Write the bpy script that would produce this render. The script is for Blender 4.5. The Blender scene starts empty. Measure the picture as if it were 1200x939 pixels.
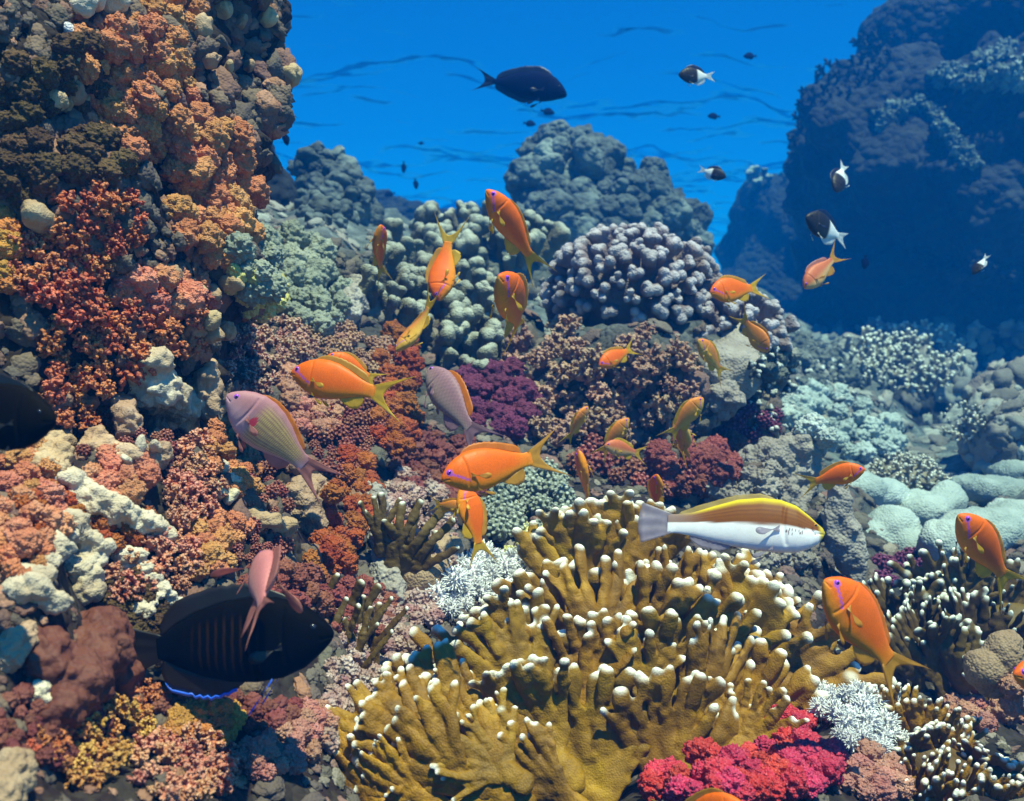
import bpy, bmesh, math, random
import numpy as np
from mathutils import Vector, Matrix, Quaternion
from mathutils.bvhtree import BVHTree

scene = bpy.context.scene
COL = scene.collection
R = math.radians
rng = random.Random(7)

# ------------------------------------------------------------------ camera, world, sun, exposure
F = 1152.0                                    # focal length in photo pixels (photo 1200 x 939)
cd = bpy.data.cameras.new('camera')
cam = bpy.data.objects.new('camera', cd)
COL.objects.link(cam)
cd.sensor_width = 36.0
cd.sensor_fit = 'HORIZONTAL'
cd.lens = 36.0 * F / 1200.0
cd.clip_start = 0.02
cd.clip_end = 300
cam.location = (0, 0, 0)
cam.rotation_euler = (R(90), 0, 0)
cd.dof.use_dof = True
cd.dof.focus_distance = 0.92
cd.dof.aperture_fstop = 11.0
scene.camera = cam

SUN_EL, SUN_AZ = 69.0, 148.0                  # azimuth measured from +Y (view direction) clockwise: behind the camera, to the right
world = bpy.data.worlds.new('World')
scene.world = world
world.use_nodes = True
wn, wl = world.node_tree.nodes, world.node_tree.links
wn.clear()
sky = wn.new('ShaderNodeTexSky')
sky.sky_type = 'NISHITA'
sky.sun_disc = False
sky.sun_elevation = R(SUN_EL)
sky.sun_rotation = R(SUN_AZ)
mul = wn.new('ShaderNodeMixRGB')
mul.blend_type = 'MULTIPLY'
mul.inputs[0].default_value = 1.0
mul.inputs[2].default_value = (0.025, 0.44, 1.0, 1)   # daylight filtered by the water
bg = wn.new('ShaderNodeBackground')
bg.inputs[1].default_value = 0.075
wo = wn.new('ShaderNodeOutputWorld')
wl.new(sky.outputs[0], mul.inputs[1])
wl.new(mul.outputs[0], bg.inputs[0])
wl.new(bg.outputs[0], wo.inputs[0])

sd = bpy.data.lights.new('sun', 'SUN')
sd.energy = 5.0
sd.angle = R(0.6)
sd.color = (1.0, 0.78, 0.57)
sun = bpy.data.objects.new('sun', sd)
COL.objects.link(sun)
_s = Vector((math.sin(R(SUN_AZ)) * math.cos(R(SUN_EL)), math.cos(R(SUN_AZ)) * math.cos(R(SUN_EL)), math.sin(R(SUN_EL))))
sun.rotation_euler = (-_s).to_track_quat('-Z', 'Y').to_euler()
sun.location = _s * 3

scene.render.engine = 'CYCLES'
scene.view_settings.view_transform = 'Standard'
scene.view_settings.look = 'None'
scene.view_settings.exposure = 0.94
scene.view_settings.gamma = 1.0
scene.view_settings.use_curve_mapping = False
cy = scene.cycles
cy.use_denoising = True
cy.max_bounces = 6
cy.diffuse_bounces = 2
cy.glossy_bounces = 2
cy.transmission_bounces = 3
cy.transparent_max_bounces = 8
cy.volume_bounces = 2
cy.caustics_reflective = False
cy.caustics_refractive = False

HAZE_DENSITY = 0.10
HAZE_COLOR = (0.001, 0.125, 0.50, 1)
HAZE_ABS = (0.0, 0.74, 1.0, 1)


# ------------------------------------------------------------------ helpers
def at(px, py, d):
    return Vector(((px - 600.0) / F * d, d, -(py - 469.5) / F * d))


def tag(o, label, cat, group=None, kind=None):
    if label: o['label'] = label
    if cat: o['category'] = cat
    if group: o['group'] = group
    if kind: o['kind'] = kind
    return o


def empty(name, loc, label=None, cat=None, group=None):
    o = bpy.data.objects.new(name, None)
    o.empty_display_size = 0.02
    COL.objects.link(o)
    o.location = loc
    return tag(o, label, cat, group)


def hsh(ix, iy, iz, seed):
    h = (ix.astype(np.int64) * 374761393 + iy.astype(np.int64) * 668265263 + iz.astype(np.int64) * 2147483647 + seed * 1274126177) & 0xffffffff
    h = ((h ^ (h >> 13)) * 1274126177) & 0xffffffff
    h = ((h ^ (h >> 16)) * 2246822519) & 0xffffffff
    return ((h ^ (h >> 15)) & 0xffffff) / float(0xffffff)


def vnoise(P, seed=0):
    P = np.asarray(P, float)
    i = np.floor(P).astype(np.int64)
    f = P - i
    f = f * f * f * (f * (f * 6 - 15) + 10)
    r = 0
    for a in (0, 1):
        for b in (0, 1):
            for c in (0, 1):
                w = (f[:, 0] if a else 1 - f[:, 0]) * (f[:, 1] if b else 1 - f[:, 1]) * (f[:, 2] if c else 1 - f[:, 2])
                r = r + w * hsh(i[:, 0] + a, i[:, 1] + b, i[:, 2] + c, seed)
    return r * 2 - 1


def fbm(P, seed=0, octv=4, gain=0.5):
    P = np.asarray(P, float)
    r, a = 0, 1.0
    for k in range(octv):
        r = r + a * vnoise(P * (2.03 ** k) + 17.3 * k, seed + k)
        a *= gain
    return r


def worley(P, seed=0):
    P = np.asarray(P, float)
    i = np.floor(P).astype(np.int64)
    best = np.full(len(P), 9.0)
    for a in (-1, 0, 1):
        for b in (-1, 0, 1):
            for c in (-1, 0, 1):
                x, y, z = i[:, 0] + a, i[:, 1] + b, i[:, 2] + c
                q = np.stack([x + hsh(x, y, z, seed), y + hsh(x, y, z, seed + 11), z + hsh(x, y, z, seed + 23)], 1)
                best = np.minimum(best, np.linalg.norm(P - q, axis=1))
    return best


_ico = {}
def ico(sub):
    if sub not in _ico:
        bm = bmesh.new()
        bmesh.ops.create_icosphere(bm, subdivisions=sub, radius=1.0)
        bm.verts.ensure_lookup_table()
        V = np.array([v.co[:] for v in bm.verts])
        Fc = np.array([[v.index for v in f.verts] for f in bm.faces])
        bm.free()
        _ico[sub] = (V, Fc)
    return _ico[sub]


def mesh_from(name, V, Fc, smooth=True):
    me = bpy.data.meshes.new(name)
    V = np.asarray(V, float)
    if isinstance(Fc, np.ndarray) and len(Fc):
        n, k = Fc.shape
        me.vertices.add(len(V))
        me.vertices.foreach_set('co', V.ravel())
        me.loops.add(n * k)
        me.loops.foreach_set('vertex_index', Fc.ravel().astype(np.int32))
        me.polygons.add(n)
        me.polygons.foreach_set('loop_start', np.arange(0, n * k, k, dtype=np.int32))
        me.update(calc_edges=True)
        me.validate()
    else:
        me.from_pydata([tuple(v) for v in V], [], [tuple(f) for f in Fc])
        me.update()
    if smooth:
        me.polygons.foreach_set('use_smooth', np.ones(len(me.polygons), bool))
    return me


def get_v(me):
    a = np.empty(len(me.vertices) * 3)
    me.vertices.foreach_get('co', a)
    return a.reshape(-1, 3)


def get_n(me):
    a = np.empty(len(me.vertices) * 3, np.float32)
    me.vertex_normals.foreach_get('vector', a)
    return a.reshape(-1, 3).astype(float)


def set_v(me, V):
    me.vertices.foreach_set('co', np.asarray(V, float).ravel())
    me.update()


def set_f(me, name, vals):
    at_ = me.attributes.get(name) or me.attributes.new(name, 'FLOAT', 'POINT')
    at_.data.foreach_set('value', np.asarray(vals, np.float32))


def set_c(me, name, cols):
    cols = np.asarray(cols, np.float32)
    if cols.shape[1] == 3:
        cols = np.concatenate([cols, np.ones((len(cols), 1), np.float32)], 1)
    at_ = me.attributes.get(name) or me.attributes.new(name, 'FLOAT_COLOR', 'POINT')
    at_.data.foreach_set('color', cols.ravel())


def union_spheres(pts, sub=2):
    """closed shells of ellipsoids (x,y,z,r) or (x,y,z,rx,ry,rz)"""
    V0, F0 = ico(sub)
    Vs, Fs = [], []
    for k, p in enumerate(pts):
        r = np.array(p[3:6] if len(p) >= 6 else (p[3],) * 3)
        Vs.append(V0 * r + np.array(p[:3]))
        Fs.append(F0 + k * len(V0))
    return np.concatenate(Vs), np.concatenate(Fs)


def remesh(V, Fc, voxel, smooth=4):
    me = mesh_from('tmp', V, Fc)
    o = bpy.data.objects.new('tmp', me)
    COL.objects.link(o)
    m = o.modifiers.new('r', 'REMESH')
    m.mode = 'VOXEL'
    m.voxel_size = voxel
    if smooth:
        s = o.modifiers.new('s', 'SMOOTH')
        s.factor = 0.5
        s.iterations = smooth
    dg = bpy.context.evaluated_depsgraph_get()
    ev = o.evaluated_get(dg)
    out = bpy.data.meshes.new_from_object(ev)
    bpy.data.objects.remove(o)
    bpy.data.meshes.remove(me)
    out.polygons.foreach_set('use_smooth', np.ones(len(out.polygons), bool))
    return out


def link(name, me, mat=None, parent=None, loc=None):
    o = bpy.data.objects.new(name, me)
    COL.objects.link(o)
    if mat and not me.materials: me.materials.append(mat)
    if parent: o.parent = parent
    if loc is not None: o.location = loc
    return o


SOLID = []                                   # (verts, faces) of everything things can grow on
_bvh = [None]
def solid(me, off=(0, 0, 0)):
    V = get_v(me) + np.array(off)
    SOLID.append(([Vector(v) for v in V], [tuple(p.vertices) for p in me.polygons]))
    _bvh[0] = None


def hit(px, py):
    if _bvh[0] is None:
        V, P = [], []
        for v, f in SOLID:
            b = len(V)
            V += v
            P += [tuple(i + b for i in q) for q in f]
        _bvh[0] = BVHTree.FromPolygons(V, P)
    d = at(px, py, 1.0).normalized()
    loc, nrm, idx, dist = _bvh[0].ray_cast(Vector((0, 0, 0)), d)
    if loc is not None and nrm.dot(d) > 0: nrm = -nrm
    return loc, nrm


# ------------------------------------------------------------------ materials
class NT:
    def __init__(s, name):
        s.m = bpy.data.materials.new(name)
        s.m.use_nodes = True
        s.n, s.l = s.m.node_tree.nodes, s.m.node_tree.links
        s.n.clear()
        s.out = s.n.new('ShaderNodeOutputMaterial')
    def new(s, t, **kw):
        x = s.n.new('ShaderNode' + t)
        for k, v in kw.items():
            if k in x.inputs: x.inputs[k].default_value = v
            else: setattr(x, k, v)
        return x
    def link(s, a, b): s.l.new(a, b)
    def noise(s, vec, scale, detail=4, rough=0.6):
        x = s.new('TexNoise')
        x.inputs['Scale'].default_value = scale
        x.inputs['Detail'].default_value = detail
        x.inputs['Roughness'].default_value = rough
        s.link(vec, x.inputs['Vector'])
        return x
    def vor(s, vec, scale):
        x = s.new('TexVoronoi')
        x.inputs['Scale'].default_value = scale
        s.link(vec, x.inputs['Vector'])
        return x
    def ramp(s, fac, stops):
        x = s.new('ValToRGB')
        e = x.color_ramp.elements
        while len(e) < len(stops): e.new(0.5)
        for q, (p, c) in zip(e, stops):
            q.position = p
            q.color = (*c, 1) if len(c) == 3 else c
        s.link(fac, x.inputs[0])
        return x
    def mix(s, fac, a, b, mode='MIX'):
        x = s.new('MixRGB')
        x.blend_type = mode
        for i, v in ((0, fac), (1, a), (2, b)):
            if hasattr(v, 'node'): s.link(v, x.inputs[i])
            elif i == 0: x.inputs[0].default_value = v
            else: x.inputs[i].default_value = (*v, 1)
        return x
    def math(s, op, a, b):
        x = s.new('Math', operation=op)
        for i, v in ((0, a), (1, b)):
            if hasattr(v, 'node'): s.link(v, x.inputs[i])
            else: x.inputs[i].default_value = v
        return x


def coral_mat(name, stops, scale=30, rough=0.75, bump=0.5, bscale=350, tip=None, vary=0.35, spots=None, spec=0.3, attr=None, dist=0.002, hue=0.03, zone=None):
    t = NT(name)
    pos = t.new('NewGeometry').outputs['Position']
    nz = t.noise(pos, scale, 5, 0.65)
    k = len(stops)
    rp = t.ramp(nz.outputs[0], [(0.3 + 0.4 * i / max(k - 1, 1), c) for i, c in enumerate(stops)])
    col = rp.outputs[0]
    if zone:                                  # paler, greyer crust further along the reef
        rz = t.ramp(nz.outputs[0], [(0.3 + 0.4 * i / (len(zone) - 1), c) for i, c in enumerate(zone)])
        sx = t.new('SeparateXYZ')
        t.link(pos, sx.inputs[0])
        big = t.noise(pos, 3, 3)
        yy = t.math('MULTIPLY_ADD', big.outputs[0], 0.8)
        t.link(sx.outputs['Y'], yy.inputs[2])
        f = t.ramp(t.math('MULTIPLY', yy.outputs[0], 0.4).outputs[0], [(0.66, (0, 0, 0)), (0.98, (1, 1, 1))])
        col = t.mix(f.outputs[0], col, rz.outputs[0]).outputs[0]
    if attr:
        a = t.new('Attribute', attribute_name=attr)
        col = t.mix(0.75, col, a.outputs['Color']).outputs[0]
    if spots:
        v = t.vor(pos, spots[0])
        sp = t.ramp(v.outputs['Distance'], [(spots[2], (1, 1, 1)), (spots[2] + 0.12, (0, 0, 0))])
        col = t.mix(sp.outputs[0], col, spots[1]).outputs[0]
    if tip:
        a = t.new('Attribute', attribute_name='tip')
        col = t.mix(a.outputs['Fac'], col, tip).outputs[0]
    oi = t.new('ObjectInfo')
    hs = t.new('HueSaturation')
    vv = t.math('MULTIPLY_ADD', oi.outputs['Random'], vary)
    vv.inputs[2].default_value = 1 - vary * 0.5
    t.link(vv.outputs[0], hs.inputs['Value'])
    hh = t.math('MULTIPLY_ADD', t.math('FRACT', t.math('MULTIPLY', oi.outputs['Random'], 17.31).outputs[0], 0).outputs[0], hue)
    hh.inputs[2].default_value = 0.5 - hue * 0.5
    t.link(hh.outputs[0], hs.inputs['Hue'])
    t.link(col, hs.inputs['Color'])
    p = t.new('BsdfPrincipled')
    p.inputs['Roughness'].default_value = rough
    p.inputs['Specular IOR Level'].default_value = spec
    t.link(hs.outputs[0], p.inputs['Base Color'])
    v = t.vor(pos, bscale)
    n2 = t.noise(pos, bscale * 0.35, 3, 0.7)
    h = t.math('SUBTRACT', n2.outputs[0], v.outputs['Distance'])
    b = t.new('Bump')
    b.inputs['Strength'].default_value = bump
    b.inputs['Distance'].default_value = dist
    t.link(h.outputs[0], b.inputs['Height'])
    t.link(b.outputs[0], p.inputs['Normal'])
    t.link(p.outputs[0], t.out.inputs['Surface'])
    return t.m


def fish_mat(name, rough=0.48, scales=0.14, sscale=800, spec=0.22):
    """body pigment from the 'pig' colour attribute"""
    t = NT(name)
    a = t.new('Attribute', attribute_name='pig')
    tc = t.new('TexCoord').outputs['Object']
    nz = t.noise(tc, 90, 3)
    m = t.mix(0.22, a.outputs['Color'], t.ramp(nz.outputs[0], [(0.3, (0.45, 0.45, 0.45)), (0.7, (1, 1, 1))]).outputs[0], 'MULTIPLY')
    p = t.new('BsdfPrincipled')
    p.inputs['Roughness'].default_value = rough
    p.inputs['Specular IOR Level'].default_value = spec
    v = t.vor(tc, sscale)
    sc = t.mix(0.25, m.outputs[0], t.ramp(v.outputs['Distance'], [(0.15, (1, 1, 1)), (0.75, (0.50, 0.42, 0.40))]).outputs[0], 'MULTIPLY')
    t.link(sc.outputs[0], p.inputs['Base Color'])
    b = t.new('Bump')
    b.inputs['Strength'].default_value = scales
    b.inputs['Distance'].default_value = 0.0006
    t.link(v.outputs['Distance'], b.inputs['Height'])
    t.link(b.outputs[0], p.inputs['Normal'])
    t.link(p.outputs[0], t.out.inputs['Surface'])
    return t.m


def fin_mat(name, col, trans=0.45, clear=0.12):
    t = NT(name)
    tc = t.new('TexCoord').outputs['Object']
    nz = t.noise(tc, 120, 3)
    c = t.mix(0.5, col, t.ramp(nz.outputs[0], [(0.3, tuple(x * 0.6 for x in col)), (0.7, tuple(min(1, x * 1.15) for x in col))]).outputs[0])
    d = t.new('BsdfPrincipled')
    d.inputs['Roughness'].default_value = 0.45
    t.link(c.outputs[0], d.inputs['Base Color'])
    tr = t.new('BsdfTranslucent')
    t.link(c.outputs[0], tr.inputs[0])
    m1 = t.new('MixShader')
    m1.inputs[0].default_value = trans
    t.link(d.outputs[0], m1.inputs[1])
    t.link(tr.outputs[0], m1.inputs[2])
    tp = t.new('BsdfTransparent')
    m2 = t.new('MixShader')
    m2.inputs[0].default_value = clear
    t.link(m1.outputs[0], m2.inputs[1])
    t.link(tp.outputs[0], m2.inputs[2])
    t.link(m2.outputs[0], t.out.inputs['Surface'])
    return t.m


def plain(name, col, rough=0.3, spec=0.5):
    t = NT(name)
    p = t.new('BsdfPrincipled')
    p.inputs['Base Color'].default_value = (*col, 1)
    p.inputs['Roughness'].default_value = rough
    p.inputs['Specular IOR Level'].default_value = spec
    t.link(p.outputs[0], t.out.inputs['Surface'])
    return t.m


M = {}
M['rock_warm'] = coral_mat('reef_rock_warm', [(0.004, 0.003, 0.002), (0.014, 0.007, 0.004), (0.03, 0.016, 0.008), (0.015, 0.005, 0.005)], 22, 0.85, 0.9, 130, dist=0.004)  # near-black tones put the dark of the crevices into the rock
M['rock'] = coral_mat('reef_rock', [(0.006, 0.005, 0.0045), (0.018, 0.013, 0.010), (0.04, 0.03, 0.022), (0.02, 0.008, 0.010), (0.03, 0.022, 0.012)], 16, 0.85, 0.9, 110, dist=0.005, zone=[(0.03, 0.04, 0.042), (0.09, 0.11, 0.11), (0.24, 0.27, 0.26)])  # near part almost black, so gaps between colonies read as deep shade
M['rock_cool'] = coral_mat('reef_rock_cool', [(0.03, 0.04, 0.045), (0.11, 0.12, 0.11), (0.28, 0.28, 0.26)], 9, 0.85, 1.0, 55, dist=0.010)
M['rock_shaded'] = coral_mat('reef_rock_shaded', [(0.003, 0.004, 0.006), (0.010, 0.012, 0.015), (0.024, 0.027, 0.028)], 5, 0.9, 1.0, 22, dist=0.03)  # the cliff's shade is carried by this near-black base colour
M['sand'] = coral_mat('sand', [(0.20, 0.20, 0.18), (0.40, 0.38, 0.32)], 3, 0.9, 0.4, 40)
M['growth'] = coral_mat('encrusting_growth', [(0.25, 0.2, 0.17), (0.4, 0.33, 0.27)], 40, 0.8, 0.6, 350, attr='pig')
M['olive'] = coral_mat('olive_crust', [(0.025, 0.014, 0.005), (0.07, 0.036, 0.012), (0.11, 0.065, 0.024)], 40, 0.85, 0.9, 420, tip=(0.16, 0.09, 0.03), dist=0.002)
M['cliff'] = coral_mat('cliff_coral_lit', [(0.03, 0.04, 0.042), (0.10, 0.13, 0.125), (0.26, 0.31, 0.29)], 8, 0.9, 1.0, 30, tip=(0.34, 0.36, 0.33), dist=0.02)  # pale tones stand for sunlight on the cliff ridges
M['orange'] = coral_mat('orange_soft', [(0.34, 0.110, 0.036), (0.50, 0.185, 0.070), (0.60, 0.255, 0.115)], 45, 0.85, 0.9, 620, tip=(0.60, 0.33, 0.15), dist=0.0016)
M['red'] = coral_mat('red_orange_soft', [(0.30, 0.050, 0.012), (0.44, 0.105, 0.032), (0.50, 0.165, 0.06)], 45, 0.85, 0.9, 620, tip=(0.62, 0.22, 0.10), dist=0.0016)
M['pink'] = coral_mat('pink_soft', [(0.40, 0.105, 0.055), (0.54, 0.185, 0.10), (0.60, 0.27, 0.17)], 45, 0.85, 0.9, 620, tip=(0.64, 0.33, 0.21), dist=0.0016)
M['pinkwhite'] = coral_mat('pink_white_soft', [(0.36, 0.12, 0.085), (0.46, 0.22, 0.16)], 45, 0.8, 0.9, 560, tip=(0.60, 0.43, 0.34), dist=0.0016)
M['gold'] = coral_mat('golden_soft', [(0.40, 0.155, 0.025), (0.54, 0.235, 0.05)], 45, 0.85, 0.9, 620, tip=(0.66, 0.36, 0.12), dist=0.0016)
M['rust'] = coral_mat('rust_sponge', [(0.18, 0.03, 0.006), (0.32, 0.07, 0.012), (0.36, 0.11, 0.03)], 60, 0.85, 1.0, 480, tip=(0.55, 0.20, 0.06), dist=0.002)
M['brown'] = coral_mat('brown_soft', [(0.25, 0.125, 0.075), (0.38, 0.20, 0.13), (0.44, 0.25, 0.17)], 30, 0.85, 0.9, 420, tip=(0.46, 0.30, 0.21), dist=0.002)
M['maroon'] = coral_mat('maroon_soft', [(0.06, 0.008, 0.03), (0.12, 0.016, 0.055), (0.15, 0.03, 0.08)], 40, 0.8, 0.9, 420, tip=(0.24, 0.07, 0.15), dist=0.002)
M['crimson'] = coral_mat('crimson_soft', [(0.40, 0.014, 0.030), (0.56, 0.035, 0.065)], 50, 0.8, 0.9, 560, tip=(0.78, 0.22, 0.26), dist=0.0016)
M['redbrown'] = coral_mat('redbrown_soft', [(0.16, 0.035, 0.025), (0.25, 0.07, 0.05)], 40, 0.85, 0.9, 420, tip=(0.48, 0.20, 0.15), dist=0.002)
M['beige'] = coral_mat('beige_leather', [(0.32, 0.19, 0.10), (0.44, 0.29, 0.17), (0.52, 0.38, 0.25)], 26, 0.75, 0.5, 700, spots=(480, (0.34, 0.24, 0.15), 0.10), dist=0.0012)
M['cream'] = coral_mat('cream_leather', [(0.42, 0.30, 0.19), (0.56, 0.46, 0.33), (0.66, 0.59, 0.47)], 22, 0.75, 0.5, 700, spots=(420, (0.50, 0.40, 0.29), 0.09), dist=0.0012)
M['tan'] = coral_mat('tan_brain', [(0.28, 0.17, 0.10), (0.40, 0.27, 0.17)], 26, 0.75, 0.7, 380, spots=(330, (0.22, 0.14, 0.09), 0.16), dist=0.0018)
M['wine'] = coral_mat('wine_crust', [(0.09, 0.018, 0.015), (0.16, 0.04, 0.03), (0.21, 0.07, 0.05)], 30, 0.7, 0.5, 260)
M['fire'] = coral_mat('fire_coral', [(0.12, 0.056, 0.001), (0.27, 0.126, 0.002), (0.41, 0.212, 0.004)], 30, 0.6, 0.5, 620, tip=(0.92, 0.88, 0.76), vary=0.28, dist=0.0008, hue=0.012)
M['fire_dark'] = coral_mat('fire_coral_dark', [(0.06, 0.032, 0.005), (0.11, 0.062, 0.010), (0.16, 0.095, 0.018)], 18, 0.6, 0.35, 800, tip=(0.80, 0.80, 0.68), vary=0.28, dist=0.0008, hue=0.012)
M['pocillo'] = coral_mat('cauliflower_coral', [(0.12, 0.09, 0.095), (0.20, 0.15, 0.16), (0.26, 0.20, 0.215)], 14, 0.75, 0.7, 330, tip=(0.42, 0.38, 0.41), dist=0.0025)
M['finger'] = coral_mat('finger_coral', [(0.08, 0.075, 0.05), (0.14, 0.13, 0.09), (0.20, 0.185, 0.135)], 14, 0.75, 0.7, 300, tip=(0.34, 0.35, 0.29), dist=0.0025)
M['acro'] = coral_mat('staghorn_coral', [(0.16, 0.14, 0.10), (0.26, 0.23, 0.17)], 14, 0.75, 0.7, 240, tip=(0.72, 0.70, 0.60), dist=0.003)
M['porites'] = coral_mat('lobe_coral', [(0.20, 0.24, 0.23), (0.32, 0.37, 0.355), (0.45, 0.50, 0.48)], 9, 0.8, 0.6, 260, dist=0.003)
M['pillar'] = coral_mat('pillar_coral', [(0.20, 0.16, 0.14), (0.30, 0.26, 0.23), (0.46, 0.43, 0.39)], 10, 0.8, 0.7, 230, dist=0.003)
M['green'] = coral_mat('greygreen_coral', [(0.17, 0.19, 0.15), (0.28, 0.30, 0.24)], 24, 0.8, 0.8, 330, tip=(0.46, 0.50, 0.44), dist=0.002)
M['yellow'] = coral_mat('yellowgreen_coral', [(0.42, 0.36, 0.10), (0.60, 0.54, 0.20)], 40, 0.7, 0.5, 520, tip=(0.78, 0.74, 0.40))
M['white'] = coral_mat('white_coral', [(0.52, 0.48, 0.50), (0.72, 0.70, 0.71)], 40, 0.8, 0.8, 520, tip=(0.90, 0.90, 0.90))
M['rubble'] = coral_mat('coralline_rubble', [(0.22, 0.09, 0.09), (0.36, 0.22, 0.19), (0.56, 0.47, 0.43)], 60, 0.75, 0.9, 300, dist=0.003)
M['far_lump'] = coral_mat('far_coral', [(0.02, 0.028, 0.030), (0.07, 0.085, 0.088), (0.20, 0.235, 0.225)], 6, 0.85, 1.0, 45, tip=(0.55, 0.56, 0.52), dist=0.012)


# ------------------------------------------------------------------ coral growth forms (shared lobe meshes)
def var_soft(seed):
    V, Fc = ico(5)
    lo = fbm(V * 1.1, seed, 2) * 0.22
    w = worley(V * 2.6, seed)
    w2 = worley(V * 7.0, seed + 3)
    d = 1 + lo + (0.6 - w) * 0.42 + (0.5 - w2) * 0.15
    me = mesh_from('soft_lobe', V * d[:, None], Fc)
    set_f(me, 'tip', np.clip((0.42 - w2) * 2.2, 0, 1) * 0.8)
    return me


def var_knob(seed):
    V, Fc = ico(4)
    d = 1 + fbm(V * 0.9, seed, 3) * 0.30
    P = V * d[:, None] * np.array([1.0, 0.85, 1.2])
    me = mesh_from('knob', P, Fc)
    set_f(me, 'tip', np.zeros(len(P)))
    return me


def var_plate(seed):
    """leathery folded flap"""
    V, Fc = ico(5)
    P = V * np.array([1.0, 0.85, 0.42])
    P = P * (1 + 0.35 * vnoise(V * 1.5, seed) + 0.12 * vnoise(V * 4, seed + 2))[:, None]
    P[:, 2] += 0.30 * vnoise(V * 1.3 + 5, seed + 5) + 0.1 * vnoise(V * 3.5, seed + 7)
    me = mesh_from('flap', P, Fc)
    set_f(me, 'tip', np.zeros(len(P)))
    return me


def chain(p0, p1, r0, r1, w=None):
    p0, p1 = np.array(p0, float), np.array(p1, float)
    L = np.linalg.norm(p1 - p0)
    n = max(2, int(L / (0.45 * min(r0, r1))) + 1)
    return [(*(p0 + (p1 - p0) * t), r0 + (r1 - r0) * t) for t in np.linspace(0, 1, n)]


def finish_tips(me, tips, rin, rout):
    V = get_v(me)
    dmin = np.full(len(V), 9.0)
    for t in tips:
        dmin = np.minimum(dmin, np.linalg.norm(V - np.array(t), axis=1))
    x = np.clip((rout - dmin) / (rout - rin), 0, 1)
    set_f(me, 'tip', x * x * (3 - 2 * x))


def var_blunt(seed):
    """thick blunt cauliflower branch, base at 0, top at z = 1"""
    g = random.Random(seed)
    pts = chain((0, 0, -0.2), (0, 0, 0.55), 0.17, 0.20)
    tips = []
    n = g.choice([2, 3, 3])
    a0 = g.random() * 6.28
    for k in range(n):
        a = a0 + 6.28 * k / n + g.uniform(-.3, .3)
        s = g.uniform(0.12, 0.24)
        e = (math.cos(a) * s, math.sin(a) * s * 0.8, g.uniform(0.78, 0.92))
        pts += chain((0, 0, 0.5), e, 0.18, g.uniform(0.15, 0.19))
        tips.append((e[0], e[1], e[2] + 0.14))
    me = remesh(*union_spheres(pts), 0.035, 3)
    V, N = get_v(me), get_n(me)
    d = 0.05 * vnoise(V * 4, seed) + 0.035 * (0.5 - worley(V * 9, seed))
    set_v(me, V + N * d[:, None])
    finish_tips(me, tips, 0.06, 0.24)
    return me


def var_nub(seed):
    """thin staghorn branchlet"""
    g = random.Random(seed)
    pts = chain((0, 0, -0.2), (0.05, 0, 0.85), 0.16, 0.09)
    tips = [(0.05, 0, 0.92)]
    for k in range(4):
        a, z = g.random() * 6.28, g.uniform(0.2, 0.6)
        e = (math.cos(a) * 0.28, math.sin(a) * 0.28, z + g.uniform(0.15, 0.3))
        pts += chain((0, 0, z), e, 0.10, 0.07)
        tips.append(e)
    me = remesh(*union_spheres(pts), 0.035, 2)
    finish_tips(me, tips, 0.04, 0.16)
    return me


def var_tuft(seed):
    """tuft of fine pale branchlets"""
    g = random.Random(seed)
    V0, F0 = ico(2)
    Vs, Fs, T = [V0 * 0.62], [F0], [np.zeros(len(V0))]
    n0 = len(V0)
    for v in ico(3)[0]:
        d = Vector(v) + Vector((g.uniform(-.25, .25), g.uniform(-.25, .25), g.uniform(-.25, .25)))
        d.normalize()
        L = g.uniform(0.75, 1.08)
        u = d.orthogonal().normalized()
        w = d.cross(u)
        r = g.uniform(0.045, 0.075)
        ring = []
        for z, rr in ((0.5, r), (L * 0.85, r * 0.9), (L, r * 0.4)):
            for k in range(5):
                q = d * z + (u * math.cos(k * 1.2566) + w * math.sin(k * 1.2566)) * rr
                ring.append(q[:])
        ring = np.array(ring)
        f = []
        for a in (0, 5):
            for k in range(5):
                k2 = (k + 1) % 5
                f += [[a + k, a + k2, a + 5 + k2], [a + k, a + 5 + k2, a + 5 + k]]
        f += [[10, 11, 12], [10, 12, 13], [10, 13, 14]]
        Vs.append(ring)
        Fs.append(np.array(f) + n0)
        T.append(np.repeat([0.1, 0.6, 1.0], 5))
        n0 += 15
    me = mesh_from('tuft', np.concatenate(Vs), np.concatenate(Fs))
    set_f(me, 'tip', np.concatenate(T))
    return me


def var_grape(seed):
    """cluster of little round polyps"""
    g = random.Random(seed)
    pts = [(0, 0, 0, 0.7)]
    tips = []
    for v in ico(2)[0]:
        k = g.uniform(0.66, 0.84)
        r = g.uniform(0.13, 0.21)
        pts.append((v[0] * k, v[1] * k, v[2] * k, r))
        tips.append(v * (k + r))
    me = remesh(*union_spheres(pts), 0.05, 1)
    finish_tips(me, tips, 0.03, 0.2)
    return me


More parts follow.
